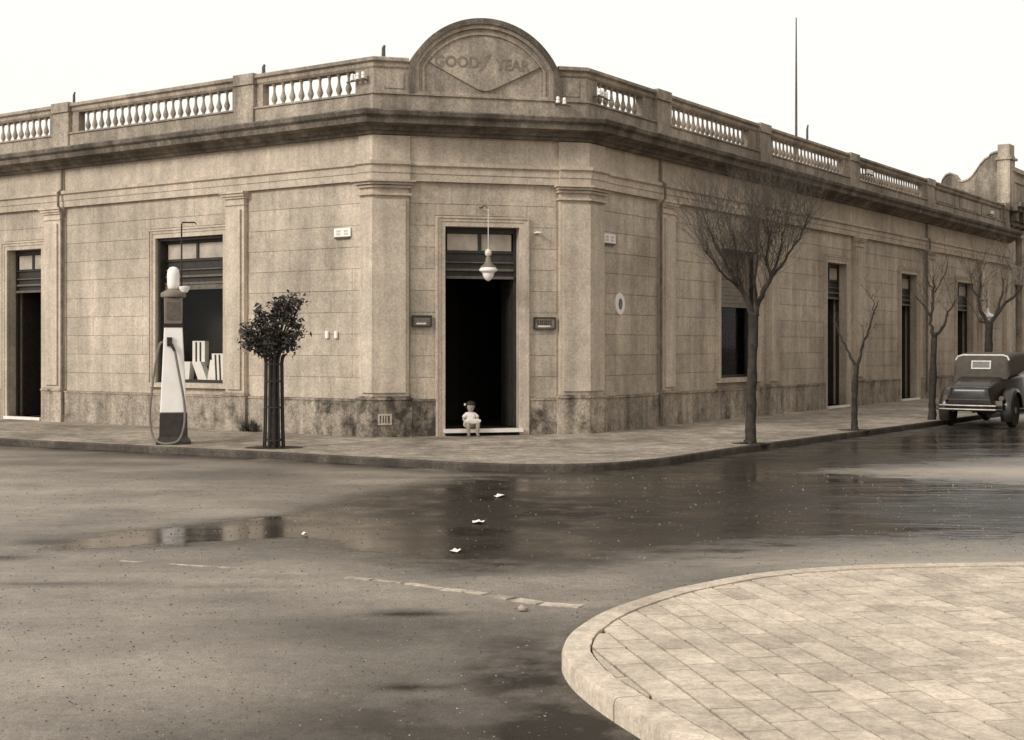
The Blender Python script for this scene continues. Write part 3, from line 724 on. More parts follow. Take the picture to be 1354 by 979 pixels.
# ------------------------------------------------------------------ wall signs and fittings (each its own thing)
def plaque(F, s0, s1, z0, z1, o, label, lt):
    r = empty('wall_plaque', F.pt((s0+s1)/2, o, z0), 0, label, 'plaque')
    m = MB(); F.box(m, s0, s1, o-.03, o, z0, z1); m.build('face', plain('plaque face', lt, .5, .35, 14, .2), r)
    m = MB(); t_ = .018
    F.box(m, s0-t_, s1+t_, o-.03, o+.02, z0-t_, z0); F.box(m, s0-t_, s1+t_, o-.03, o+.02, z1, z1+t_); F.box(m, s0-t_, s0, o-.03, o+.02, z0, z1); F.box(m, s1, s1+t_, o-.03, o+.02, z0, z1)
    m.build('frame', M['iron'], r)
    rr = random.Random(int(s0*97)); m = MB()
    for row in (.70, .45):
        x = s0+.04
        while x < s1-.05:
            L = rr.uniform(.015, .035); F.box(m, x, x+L, o, o+.003, z0+(z1-z0)*row-.018, z0+(z1-z0)*row+.018); x += L+rr.uniform(.008, .02)
    m.build('worn_lettering', M['darkpaint'] if lt > .12 else M['grey'], r)
    m = MB(); F.box(m, s0+.06, s1-.08, o, o+.003, z0+.025, z0+.05); m.build('pale_line', M['offwhite'], r)
plaque(FC, .66, .97, 2.04, 2.20, .06, 'small dark framed plaque left of the corner doorway', .11)
plaque(FC, 2.84, 3.20, 2.00, 2.18, .06, 'small framed plaque right of the corner doorway, face paler than the left one', .19)
def street_sign(F, s0, s1, z0, z1, label):
    r = empty('street_sign', F.pt((s0+s1)/2, .03, z0), 0, label, 'street sign')
    m = MB(); F.box(m, s0, s1, .02, .05, z0, z1); m.build('plate', M['white'], r, bevel=.004)
    m = MB(); rr = random.Random(4)
    for cx_ in (.27, .72):
        for row in (.32, .66):
            for k in range(3): a_ = s0+(s1-s0)*(cx_-.13+.09*k); F.box(m, a_, a_+.022, .05, .052, z0+(z1-z0)*row-.02, z0+(z1-z0)*row+.02)
    m.build('worn_lettering', M['faint'], r)
    m = MB(); F.box(m, s0+.03, s1-.02, .0, .06, z0-.03, z0-.008); m.build('bracket', M['rust'], r)
street_sign(FL, .50, .88, 3.59, 3.74, 'white enamel street plate on the left wall beside the corner pilaster')
street_sign(FR, .58, 1.00, 3.57, 3.74, 'white enamel street plate on the right wall beside the corner pilaster')
r = empty('oval_sign', FR.pt(1.2, .02, 2.3), 0, 'white oval enamel emblem on the right-hand wall', 'sign')
def ell(F, s, z, rx, rz, o0, o1, n=28): return [[F.pt(s+rx*math.cos(6.2832*k/n), o, z+rz*math.sin(6.2832*k/n)) for k in range(n)] for o in (o0, o1)]
MB().loft(ell(FR, 1.2, 2.47, .17, .20, .012, .035)).build('rim', M['white'], r)
MB().loft(ell(FR, 1.2, 2.47, .07, .105, .03, .04)).build('centre', M['grey'], r)
for s in (1.05, .84):
    m = MB(); FL.box(m, s-.035, s+.035, .012, .06, 1.82, 1.95); tag(m.build('fuse_block', M['white'], bevel=.01), 'white porcelain fuse block on the left wall, ' + ('farther from' if s > 1 else 'nearer') + ' the corner pilaster', 'fuse block', 'fuse blocks on the left wall')
m = MB(); FC.box(m, 2.83, 2.93, .012, .16, 3.67, 3.70); tag(m.build('wall_fixture', M['white'], bevel=.006), 'tiny white wall bracket right of the doorway head', 'bracket')

# pendant lamp before the door
r = empty('pendant_lamp', FC.pt(1.9, .45, 2.85), 0, 'pendant street lamp with white opal shade hanging before the corner doorway', 'lamp')
q = FC.pt(1.9, .45, 0); lx, ly = q[0], q[1]
m = MB(); m.tube([FC.pt(1.86, .05, 4.10), FC.pt(1.88, .28, 4.12), FC.pt(1.9, .45, 4.05)], .010, 6); m.lathe([(.035, 0), (.035, .02), (.01, .03)], 10, FC.pt(1.86, .07, 4.09)); m.build('bracket', M['rust'], r, True)
MB().tube([(lx, ly, 4.05), (lx, ly, 3.33)], .007, 6).build('rod', M['offwhite'], r)
MB().lathe([(.012, 0), (.05, .03), (.06, .07), (.05, .11), (.012, .14)], 14, (lx, ly, 3.22)).build('knob', M['offwhite'], r, True)
MB().lathe([(.13, 0), (.125, .03), (.075, .07), (.05, .12), (.045, .17), (.03, .20), (.015, .22)], 16, (lx, ly, 3.03)).build('cap', M['grey'], r, True)
MB().lathe([(.13, .185), (.155, .16), (.155, .13), (.125, .105), (.10, .09), (.095, .05), (.075, .01), (.045, -.025), (.012, -.045)], 20, (lx, ly, 2.85)).build('shade', M['opal'], r, True)
# smaller lamp at the far doorway
r = empty('wall_lamp', FR.pt(24.95, .3, 2.6), 0, 'small wall lamp with white shade beside the farthest doorway', 'lamp')
q = FR.pt(24.95, .35, 0)
MB().tube([FR.pt(24.95, .0, 3.15), FR.pt(24.95, .35, 3.2), (q[0], q[1], 2.95)], .015, 6).build('bracket', M['iron'], r)
MB().lathe([(.04, .3), (.08, .16), (.26, .05), (.27, .02), (.10, 0), (.09, -.10), (.02, -.14)], 16, (q[0], q[1], 2.62)).build('shade', M['opal'], r, True)
# thin mast on the roof
r = empty('roof_mast', (7.11, 34, 5.6), 0, 'tall thin mast rising from the roof of the corner building', 'mast')
MB().tube([(0, 0, 0), (0, 0, 2.2), (0, 0, 4.3)], [.035, .028, .014], 6).build('pole', M['rust'], r, True, True)
MB().lathe([(.09, 0), (.09, .04), (.05, .06), (.05, .3)], 10).build('socket', M['rust'], r, True, True)

# goods in the left show window
rw = random.Random(9)
GOODS = [(4.02, .32, .02, .52, .20, .06, 'striped white carton at the right end of the show window', 1), (4.28, .17, .02, .40, .14, -.2, 'narrow white carton next to the striped one in the show window', 0), (4.50, .24, .02, .36, .12, .5, 'white card leaning over in the middle of the show window', 0),
         (4.74, .34, .30, .48, .10, .0, 'raised white carton with a dark stripe in the show window', 1), (4.98, .20, .02, .36, .12, -.1, 'pale carton behind the petrol pump in the show window', 0)]
for s, w_, dz, h_, dp, tl, lb, stripe in GOODS:
    oo_ = -.33 if dz < .1 else -.44
    r = empty('carton', FL.pt(s, oo_, 1.0+dz), 0, lb, 'carton', 'cartons in the show window')
    m = MB(); z0 = 1.006+dz; sh = tl*h_
    P = lambda x, o, z: FL.pt(s+x+(sh*(z-z0)/h_), oo_+o, z)
    m.hexa([P(-w_/2,-dp/2,z0), P(w_/2,-dp/2,z0), P(w_/2,dp/2,z0), P(-w_/2,dp/2,z0), P(-w_/2,-dp/2,z0+h_), P(w_/2,-dp/2,z0+h_), P(w_/2,dp/2,z0+h_), P(-w_/2,dp/2,z0+h_)])
    m.build('box', M['carton'], r)
    if stripe:
        for k in (-.22, .12):
            m = MB(); m.hexa([P(w_*k,dp/2,z0+.02), P(w_*(k+.14),dp/2,z0+.02), P(w_*(k+.14),dp/2+.004,z0+.02), P(w_*k,dp/2+.004,z0+.02), P(w_*k,dp/2,z0+h_-.02), P(w_*(k+.14),dp/2,z0+h_-.02), P(w_*(k+.14),dp/2+.004,z0+h_-.02), P(w_*k,dp/2+.004,z0+h_-.02)]); m.build('stripe', M['darkpaint'], r)
m = MB(); FL.box(m, 4.52, 4.94, -.60, -.405, 1.021, 1.30); tag(m.build('display_stand', M['interior']), 'dark stand under the raised carton in the show window', 'stand')
r = empty('jar', FR.pt(6.2, -.6, 1.02), 0, 'round pale jar standing in the right-hand show window', 'jar')
MB().lathe([(.10, 0), (.14, .06), (.15, .25), (.10, .36), (.06, .40), (.065, .46)], 14, FR.pt(6.2, -.6, 1.02)).build('body', M['grey'], r, True)
MB().lathe([(.07, .46), (.07, .50), (.02, .53)], 14, FR.pt(6.2, -.6, 1.02)).build('lid', M['offwhite'], r, True)

# ------------------------------------------------------------------ petrol pump
pump = empty('petrol_pump', (-5.42, 21.75, ZW), R_(14.5), 'tall white petrol pump with opal globe and looping hose at the kerb', 'petrol pump')
def sq(h0, z, r=.0): return [(-h0, -h0, z), (h0, -h0, z), (h0, h0, z), (-h0, h0, z)]
MB().loft([sq(.27, 0), sq(.27, .05), sq(.235, .09), sq(.22, .12), sq(.212, .50)]).build('base', M['darkpaint'], pump, False, True, .008)
MB().loft([sq(.206, .50), sq(.142, 1.86)]).build('column', M['white'], pump, False, True, .012)
MB().loft([sq(.150, 1.86), sq(.152, 1.91)]).build('neck', M['iron'], pump, False, True)
hb = MB().loft([sq(.140, 1.91), sq(.145, 2.33)]).build('head', M['grey'], pump, False, True, .01)
m = MB(); m.box(-.10, .10, -.152, -.135, 1.98, 2.26); m.build('dial', M['plaque'], hb, False, True)
m = MB(); m.lathe([(.16, 2.33), (.195, 2.345), (.20, 2.385), (.19, 2.41), (.14, 2.44), (.09, 2.46), (.08, 2.48)], 20); m.build('crown', M['grey'], pump, True, True)
MB().lathe([(.07, 2.465), (.085, 2.48), (.096, 2.54), (.098, 2.70), (.09, 2.77), (.06, 2.815), (.02, 2.83)], 20).build('globe', M['opal'], pump, True, True)
MB().lathe([(.02, 2.41), (.05, 2.42), (.085, 2.48), (.09, 2.51), (.03, 2.52)], 14, (.17, -.05, 0)).build('bell', M['white'], pump, True, True)
MB().tube([(.13, .10, 2.35), (.13, .10, 3.52), (.14, .10, 3.55), (.34, .06, 3.55), (.36, .055, 3.52)], .013, 6).build('standpipe', M['iron'], pump, True, True)
hp = [(-.15, -.05, 1.62), (-.22, -.10, 1.56), (-.30, -.14, 1.1), (-.36, -.18, .5), (-.32, -.25, .15), (-.20, -.32, .035), (-.02, -.34, .03), (.10, -.33, .10), (.17, -.30, .35), (.16, -.27, .70), (.08, -.24, 1.15), (.02, -.21, 1.50)]
MB().tube([tuple(p) for p in crom([Vector(p) for p in hp], 5)], .019, 8).build('hose', plain('rubber hose', .16, .7, .2), pump, True, True)
MB().tube([(.02, -.21, 1.48), (-.03, -.21, 1.58), (-.06, -.20, 1.63)], [.02, .026, .014], 8).build('nozzle', M['iron'], pump, True, True)
MB().tube([(-.12, -.02, 1.66), (-.16, -.05, 1.64)], .026, 8).build('hose_outlet', M['iron'], pump, True, True)
m = MB(); m.box(-.10, -.02, -.19, -.13, 1.56, 1.70); m.build('nozzle_hook', M['iron'], pump, False, True)

# ------------------------------------------------------------------ iron tree guard and the little tree in it
GX, GY = -3.65, 20.85
soil(GX, GY, .42, 'dark soil pit round the tree guard')
gd = empty('tree_guard', (GX, GY, ZW), 0, 'tall dark iron tree guard round the little leafy tree', 'tree guard')
for k in range(12):
    a_ = 6.2832*k/12+.2; c_, s_2 = math.cos(a_), math.sin(a_)
    pr = [(.155, 0), (.142, .3), (.132, .9), (.128, 1.30), (.138, 1.38), (.17, 1.43)]
    MB().tube([(r_*c_, r_*s_2, z) for r_, z in pr], .020, 5).build('bar', M['iron'], gd, True, True)
for z, r_ in ((.12, .152), (.62, .140), (1.02, .135), (1.28, .132)):
    MB().tube([(r_*math.cos(6.2832*k/20), r_*math.sin(6.2832*k/20), z) for k in range(21)], .012, 5).build('hoop', M['iron'], gd, True, True)
def leaf_mat(name, v):
    m, t, b = base(name, .5, .35)
    oi = noise(t, 9, 3); c = ramp(t, oi, .3, .7, sp(v*.6, .8), sp(v*1.5, .8)); t.links.new(c, b.inputs['Base Color']); return m
M['leaf'] = leaf_mat('leaf', .042)
def leafy_tree(name, loc, label, trunk_h, blobs, nleaf, seed):
    rr = random.Random(seed); r = empty(name, loc, 0, label, 'tree')
    m = MB(); m.tube([(0, 0, 0), (.01, 0, trunk_h*.5), (0, .01, trunk_h)], [.075, .065, .05], 8)
    for (bx, by, bz, br) in blobs: m.tube([(0, .0, trunk_h*.92), (bx*.5, by*.5, (trunk_h+bz)/2), (bx, by, bz)], [.025, .016, .006], 5)
    m.build('trunk', M['bark'], r, True, True)
    lm = MB(); tot = sum(b_[3]**2.4 for b_ in blobs)
    for (bx, by, bz, br) in blobs:
        cl = []
        for _ in range(max(8, int(26*br/.2))):
            d = Vector((rr.gauss(0, 1), rr.gauss(0, 1), rr.gauss(0, 1))).normalized()*br*rr.uniform(.35, 1.08); cl.append(Vector((bx, by, bz))+d)
        for _ in range(int(nleaf*br**2.4/tot)):
            c = rr.choice(cl); p = c+Vector((rr.gauss(0, 1), rr.gauss(0, 1), rr.gauss(0, 1)))*.045
            d = Vector((rr.gauss(0, 1), rr.gauss(0, 1), rr.gauss(0, .8))).normalized(); n_ = d.cross(Vector((rr.gauss(0, 1), rr.gauss(0, 1), rr.gauss(0, 1)))).normalized(); L = rr.uniform(.035, .105)
            u = n_.cross(d)*L*.13
            lm.add([p, p+d*L*.5+n_*L*.24+u, p+d*L, p+d*L*.5-n_*L*.24+u], [(0, 1, 2, 3)])
    me_ = bpy.data.meshes.new('crown'); me_.from_pydata(lm.v, [], lm.f); me_.materials.append(M['leaf'])
    link(bpy.data.objects.new('crown', me_), r, True); return r
leafy_tree('small_tree', (GX, GY, ZW), 'little leafy evergreen tree growing out of the iron guard', 1.45,
           [(-0.325, -0.095, 1.717, 0.132), (-0.209, 0.09, 1.937, 0.121), (-0.232, 0.069, 1.589, 0.132), (-0.058, -0.064, 1.775, 0.165), (0.093, -0.001, 2.007, 0.154), (0.209, -0.013, 2.169, 0.121), (0.116, 0.039, 1.601, 0.154), (0.325, 0.075, 1.891, 0.099), (0.371, -0.106, 2.239, 0.055), (0.29, -0.123, 1.659, 0.088), (-0.441, 0.087, 1.52, 0.044), (0.046, -0.017, 2.239, 0.077), (0.429, 0.068, 1.763, 0.044), (-0.186, -0.129, 2.1, 0.066), (-0.394, -0.014, 1.798, 0.066), (0.255, 0.058, 2.285, 0.044), (-0.07, -0.071, 1.543, 0.132), (0.441, 0.116, 2.285, 0.033)], 3300, 2)
# weeds at the foot of the wall
rr = random.Random(31); wd = MB()
for s in [2.66+.02*k for k in range(18)]:
    for _ in range(5):
        p = Vector(FL.pt(s+rr.uniform(-.03, .03), .10+rr.uniform(0, .10), ZW)); d = Vector((rr.gauss(0, .5), rr.gauss(0, .5), 1.3)).normalized(); L = rr.uniform(.04, .16)*1.8; n_ = d.cross(Vector((rr.gauss(0, 1), rr.gauss(0, 1), 0))).normalized()*.012
        wd.add([p-n_, p+n_, p+d*L*.6+n_*.8, p+d*L, p+d*L*.6-n_*.8], [(0, 1, 2, 3, 4)])
me_ = bpy.data.meshes.new('weeds'); me_.from_pydata(wd.v, [], wd.f); me_.materials.append(M['leaf']); o = bpy.data.objects.new('weeds', me_); col.objects.link(o); tag(o, 'tuft of dark weeds at the foot of the left wall by the pilaster', 'weeds', None, 'stuff')

# ------------------------------------------------------------------ bare street trees
def bare_tree(name, loc, label, trunk, limbs, twig_n, twig_len, seed, up=.75, rtw=.007, limb_k=1, zmax=9):
    "trunk: [(x,y,z,r)...]; limbs: list of paths [(x,y,z,r)...]; shoots spring from the limbs' outer parts"
    rr = random.Random(seed); r = empty(name, loc, 0, label, 'tree', 'bare street trees')
    tp = crom([Vector(p) for p in trunk], 5); m = MB(); m.tube([(p[0]+rr.uniform(-.008, .008), p[1]+rr.uniform(-.008, .008), p[2]) for p in tp], [p[3]*rr.uniform(.92, 1.1) for p in tp], 10)
    tw = MB()
    def wob(path):
        pts = crom([Vector(p) for p in path], 4); out = []
        for i, p in enumerate(pts): q = Vector(p); q.xyz = q.xyz
        return pts
    ends = []
    for L in limbs:
        pts = crom([Vector(p) for p in L], 4)
        pts = [Vector((p[0]+rr.uniform(-.02, .02), p[1]+rr.uniform(-.02, .02), p[2]+rr.uniform(-.01, .01), max(p[3], .006)*rr.uniform(.88, 1.15))) for p in pts]
        m.tube([p[:3] for p in pts], [p[3]*limb_k for p in pts], 7); n = len(pts)
        for i in range(int(n*.35), n): ends.append((pts[i], pts[i]-pts[i-1]))
    m.build('trunk', M['bark'], r, True, True)
    def shoot(p, d, L, rad, depth):
        n = 4; pts = [p]; dd = d.normalized()
        for k in range(n):
            dd = (dd + Vector((rr.gauss(0, .13), rr.gauss(0, .13), .10*up))).normalized(); pts.append(pts[-1]+dd*L/n)
        if pts[-1].z > zmax: return
        tw.tube(pts, [rad*(1-.75*k/n) for k in range(n+1)], 3, False)
        if depth:
            for _ in range(rr.randint(3, 5)):
                k = rr.randint(1, n-1); q = pts[k].lerp(pts[k+1], rr.random()); sd_ = (dd + Vector((rr.gauss(0, .6), rr.gauss(0, .6), rr.gauss(.1, .4)))).normalized()
                shoot(q, sd_, L*rr.uniform(.35, .65), rad*.6, depth-1)
    for _ in range(twig_n):
        p, t = rr.choice(ends); t3 = Vector(t[:3]).normalized()
        d = (t3*.5 + Vector((rr.gauss(0, .55), rr.gauss(0, .55), up))).normalized()
        shoot(Vector(p[:3]), d, twig_len*rr.uniform(.45, 1.1), rtw*rr.uniform(.8, 1.4), 1 if twig_len < .9 else 2)
    me_ = bpy.data.meshes.new('crown'); me_.from_pydata(tw.v, [], tw.f); me_.materials.append(M['twig']); link(bpy.data.objects.new('crown', me_), r, True)
    return r
PXM = 21.7/1797
soil(3.83, 21.75, .30, 'soil round the foot of the large bare tree')
bare_tree('street_tree', (3.83, 21.75, ZW-.02), 'large bare street tree with a dense crown of twigs before the right wall',
    [(-.02, 0, 0, .115), (-.01, 0, .12, .092), (0, 0, .8, .080), (.02, 0, 1.5, .078), (.03, 0, 1.95, .085), (.04, 0, 2.12, .085)],
    [[(.03, 0, 2.0, .075), (-.04, .02, 2.3, .06), (-.22, -.05, 2.55, .05), (-.45, -.1, 2.95, .036), (-.72, -.1, 3.45, .018)],
     [(.0, 0, 2.1, .06), (-.14, .12, 2.5, .05), (-.20, .25, 2.9, .036), (-.25, .3, 3.45, .016)],
     [(-.22, -.05, 2.55, .04), (-.52, -.28, 2.72, .028), (-.80, -.4, 3.1, .014)],
     [(.05, 0, 2.05, .07), (.16, .03, 2.38, .064), (.30, .02, 2.66, .056), (.26, .1, 3.0, .036), (.30, .1, 3.5, .018)],
     [(.30, .02, 2.66, .05), (.52, -.05, 2.95, .036), (.75, -.1, 3.3, .024), (.92, -.15, 3.7, .014)],
     [(.10, 0, 2.25, .045), (.0, -.22, 2.6, .036), (.03, -.4, 3.1, .024), (.05, -.45, 3.6, .012)],
     [(.30, .02, 2.7, .04), (.48, .3, 3.0, .03), (.62, .45, 3.5, .014)]], 240, 1.15, 4, .85, .0043, .62, 4.6)
soil(6.36, 25.2, .30, 'soil round the foot of the forked sapling')
bare_tree('street_tree', (6.36, 25.2, ZW-.02), 'thin forked bare sapling between the large tree and the car',
    [(0, 0, 0, .075), (-.01, 0, .3, .055), (.0, 0, .8, .05), (.03, 0, 1.22, .048)],
    [[(.03, 0, 1.15, .042), (.12, 0, 1.5, .032), (.24, .02, 1.85, .024), (.36, .02, 2.2, .016), (.43, .02, 2.42, .008)], [(.02, 0, 1.18, .036), (-.10, 0, 1.45, .026), (-.25, .05, 1.75, .016), (-.34, .05, 2.0, .008)], [(.36, 0, 2.15, .014), (.33, .0, 2.4, .009), (.33, 0, 2.55, .005)]], 16, .45, 6, .6, .0045, .85)
bare_tree('street_tree', (8.89, 28.75, ZW-.02), 'bare young tree with crooked limbs standing just left of the car',
    [(0, 0, 0, .095), (.0, 0, .3, .075), (.02, 0, 1.0, .072), (.04, 0, 1.72, .062), (.05, 0, 1.85, .06)],
    [[(.04, 0, 1.75, .055), (-.03, 0, 2.05, .045), (.0, 0, 2.35, .036), (.04, 0, 2.75, .028), (.03, 0, 3.05, .018)], [(-.02, 0, 2.2, .036), (-.22, .05, 2.5, .024), (-.36, .05, 2.62, .012)], [(.05, 0, 1.78, .05), (.25, 0, 2.02, .036), (.34, 0, 2.3, .026), (.50, 0, 2.55, .014)], [(.03, 0, 2.7, .022), (.20, 0, 2.95, .018), (.32, 0, 3.25, .01), (.31, 0, 3.5, .005)], [(.03, 0, 2.8, .016), (-.10, 0, 2.95, .012), (-.15, 0, 3.25, .006)]], 40, .7, 8, .7, .005, .8)
bare_tree('street_tree', (11.24, 32.1, ZW-.02), 'bare branching tree rising behind the car roof',
    [(0, 0, 0, .12), (0, 0, .5, .10), (.02, 0, 1.6, .09), (.03, 0, 2.1, .085)],
    [[(.03, 0, 2.05, .075), (-.16, 0, 2.4, .055), (-.22, 0, 2.75, .045), (-.16, 0, 3.1, .028), (-.18, 0, 3.4, .014)], [(.03, 0, 2.05, .08), (.22, 0, 2.35, .06), (.42, 0, 2.6, .05), (.62, 0, 2.75, .036), (.75, 0, 3.1, .016)], [(.22, 0, 2.35, .05), (.26, 0, 2.6, .04), (.36, 0, 2.85, .028), (.34, 0, 3.2, .012)], [(-.2, 0, 2.7, .032), (-.38, 0, 2.95, .02), (-.40, 0, 3.3, .01)], [(.03, 0, 2.1, .04), (-.2, .02, 2.16, .03)]], 40, .9, 9, .8, .0055, .72)

# ------------------------------------------------------------------ parked car (seen from behind, hood up)
M['carbody'] = plain('dusty car enamel', .022, .30, .3, 5, .03, spec=.5)
M['canvas'] = plain('hood canvas', .07, .85, .22, 9, .4, 70)
M['chrome'] = plain('dull chrome', .16, .35, .2, 8, 0, metallic=.8, k=.5)
M['tyre'] = plain('tyre rubber', .02, .85, .3, 9, .3)
car = empty('parked_car', (9.65, 27.98, ZR), R_(-35.5), 'dark open tourer with canvas hood raised, parked at the kerb with its tail to us', 'car'); car.scale = (.90, .92, .96)
def rr_ring(y, w_, zb, zt, r=.5, n=6, wt=None):
    "rounded section across the car at y"
    wt = wt if wt is not None else w_; h_ = zt-zb; R1 = min(wt, h_)*r; R0 = min(.10, h_*.3); pts = []
    for k in range(n+1): a_ = math.pi/2*k/n; pts.append((wt-R1+R1*math.sin(a_), y, zt-R1+R1*math.cos(a_)))
    for k in range(n+1): a_ = math.pi/2*k/n; pts.append((w_-R0+R0*math.cos(a_), y, zb+R0-R0*math.sin(a_)))
    return pts + [(-x, y_, z) for x, y_, z in reversed(pts)]
MB().loft([rr_ring(y, w_, zb, zt, r, 6, wt) for y, w_, zb, zt, r, wt in [(-.86, .44, .46, .78, .25, .37), (-.84, .49, .40, .84, .20, .42), (-.76, .51, .38, .90, .22, .45), (-.45, .53, .38, .99, .32, .49), (-.1, .57, .38, 1.06, .3, .53), (.35, .66, .36, 1.10, .25, .62), (.9, .69, .36, 1.10, .15, .66), (1.55, .68, .36, 1.12, .2, .64), (1.75, .60, .38, 1.12, .35, .54)]]).build('body', M['carbody'], car, True, True)
MB().loft([rr_ring(y, w_, .42, zt, .5) for y, w_, zt in [(1.75, .54, 1.10), (2.3, .44, 1.08), (2.95, .34, 1.04)]]).build('bonnet', M['carbody'], car, True, True)
MB().loft([rr_ring(y, .33, .46, 1.05, .5) for y in (2.95, 3.02)]).build('grille', M['chrome'], car, True, True)
m = MB(); m.tube([(-.43, -.81, .855), (0, -.825, .86), (.43, -.81, .855)], .016, 6); m.tube([(-.46, -.855, .60), (0, -.865, .60), (.46, -.855, .60)], .012, 6); m.build('moulding', M['chrome'], car, True, True)
m = MB(); m.tube([(-.38, -.42, .995), (-.38, -.79, .87), (.38, -.79, .87), (.38, -.42, .995)], .008, 5); m.build('deck_lid_seam', M['iron'], car, True, True)
top = MB().loft([rr_ring(y, w_, zb, zt, r, 6, wt) for y, w_, zb, zt, r, wt in [(.0, .60, 1.02, 1.10, .4, .57), (.07, .64, 1.03, 1.44, .25, .59), (.15, .655, 1.04, 1.53, .24, .61), (.45, .66, 1.06, 1.57, .22, .63), (1.2, .66, 1.16, 1.59, .22, .64), (1.62, .64, 1.40, 1.57, .35, .62)]]).build('hood', M['canvas'], car, True, True)
m = MB(); m.tube([(-.60, .11, 1.42), (-.56, .13, 1.50), (-.45, .15, 1.53), (.45, .15, 1.53), (.56, .13, 1.50), (.60, .11, 1.42)], .020, 6); m.build('rim_glint', M['offwhite'], top, True, True)  # pale tube standing in for the sky's reflection along the hood edge
yb = lambda z: .0+(z-1.1)*.19
def slab_y(m, x0, x1, z0, z1, d0, d1): m.hexa([(x0, yb(z0)-d0, z0), (x1, yb(z0)-d0, z0), (x1, yb(z0)+d1, z0), (x0, yb(z0)+d1, z0), (x0, yb(z1)-d0, z1), (x1, yb(z1)-d0, z1), (x1, yb(z1)+d1, z1), (x0, yb(z1)+d1, z1)])
m = MB(); slab_y(m, -.22, .22, 1.235, 1.262, .02, .03); slab_y(m, -.22, .22, 1.39, 1.415, .02, .03); slab_y(m, -.22, -.193, 1.2625, 1.3895, .02, .03); slab_y(m, .193, .22, 1.2625, 1.3895, .02, .03)
rwf = m.build('rear_window', M['offwhite'], top, False, True)
m = MB(); slab_y(m, -.192, .192, 1.263, 1.389, .008, .03); m.build('window_pane', plain('dark pane', .05, .2, .4, 12, 0), rwf, False, True)
def fender(sx, y0, rear):
    pr = []; n = 14; R = .46
    for k in range(n+1):
        a_ = R_(-28 + (200 if rear else 195)*k/n) if rear else R_(-5+185*k/n)
        pr.append((y0-R*math.cos(a_), .36+R*.98*math.sin(a_)))
    rings = []
    for y, z in pr:
        cy, cz = y-y0, z-.36; L = math.hypot(cy, cz); u = (cy/L, cz/L); ring = []
        for q, dr in ((-.15, -.05), (-.12, .015), (-.05, .04), (.03, .04), (.10, .015), (.13, -.05), (.11, -.055), (.02, .005), (-.05, .005), (-.13, -.06)):
            ring.append((sx*(.70+q), y0+u[0]*(L+dr), .36+u[1]*(L+dr)))
        rings.append(ring)
    return MB().loft(rings).build('mudguard', M['carbody'], car, True, True)
for sx in (-1, 1):
    for y0, rear in ((0, True), (2.75, False)):
        fender(sx, y0, rear)
        t_ = MB().lathe([(.24, -.06), (.33, -.075), (.36, -.05), (.365, 0), (.36, .05), (.33, .075), (.24, .06)], 24, (sx*.70, y0, .365), 'x').build('wheel', M['tyre'], car, True, True)
        MB().lathe([(.24, -.05), (.245, 0), (.24, .05), (.21, .045), (.21, -.045)], 24, (sx*.70, y0, .365), 'x').build('rim', M['grey'], t_, True, True)
        MB().lathe([(.07, -.08), (.08, -.02), (.08, .02), (.07, .08)], 12, (sx*.70, y0, .365), 'x').build('hub', M['chrome'], t_, True, True)
        for k in range(8):
            a_ = 6.2832*k/8; MB().tube([(sx*.70, y0+.07*math.cos(a_), .365+.07*math.sin(a_)), (sx*.70, y0+.215*math.cos(a_), .365+.215*math.sin(a_))], .016, 5).build('spoke', M['grey'], t_, True, True)
    m = MB(); m.box(sx*.80-.12, sx*.80+.12, .5, 2.3, .33, .37); m.build('running_board', M['carbody'], car, False, True, .01)
    MB().lathe([(.03, -.10), (.09, -.06), (.11, .02), (.115, .05), (.09, .07)], 16, (0, 0, 0)).mesh('x')
    hl = MB(); hl.loft([[(sx*.48+r_*math.cos(6.2832*k/16), y, .88+r_*math.sin(6.2832*k/16)) for k in range(16)] for r_, y in ((.03, 2.75), (.10, 2.82), (.12, 2.95), (.11, 3.0))]); hl.build('headlight', M['chrome'], car, True, True)
    tl = MB(); tl.loft([[(sx*.62+r_*math.cos(6.2832*k/12), y, .62+r_*math.sin(6.2832*k/12)) for k in range(12)] for r_, y in ((.03, -.40), (.055, -.50), (.06, -.56), (.045, -.575))]); tl.build('taillight', M['plaque'], car, True, True)
    MB().tube([(sx*.50, -.55, .42), (sx*.50, -1.0, .44)], .02, 6).build('bumper_bracket', M['iron'], car, True, True)
for z in (.40, .48):
    MB().tube([(-.72, -.86, z), (-.62, -.98, z), (0, -1.03, z), (.62, -.98, z), (.72, -.86, z)], .026, 8).build('bumper_bar', M['chrome'], car, True, True)
m = MB(); m.box(.40, .66, -.63, -.615, .44, .58); m.build('number_plate', M['grey'], car, False, True)
m = MB(); m.hexa([(-.60, 1.60, 1.12), (.60, 1.60, 1.12), (.60, 1.63, 1.12), (-.60, 1.63, 1.12), (-.58, 1.50, 1.5), (.58, 1.50, 1.5), (.58, 1.53, 1.5), (-.58, 1.53, 1.5)]); m.build('windscreen', M['glass'], car, False, True)
m = MB(); m.tube([(0, -.55, .36), (0, .3, .40), (0, 2.9, .40)], .05, 6); m.tube([(-.66, 0, .365), (.66, 0, .365)], .045, 8); m.lathe([(.02, -.12), (.12, -.05), (.12, .05), (.02, .12)], 12, (0, 0, .365), 'x'); m.build('axle', M['iron'], car, True, True)
MB().loft([[(.30+r_*math.cos(6.2832*k/14), y, .40+.7*r_*math.sin(6.2832*k/14)) for k in range(14)] for r_, y in ((.02, -.62), (.16, -.58), (.16, -.2), (.02, -.15))]).build('fuel_tank', M['iron'], car, True, True)
MB().tube([(.70, 1.45, 1.05), (.86, 1.45, 1.10), (.95, 1.44, 1.12)], [.012, .012, .05], 8).build('mirror', M['chrome'], car, True, True)

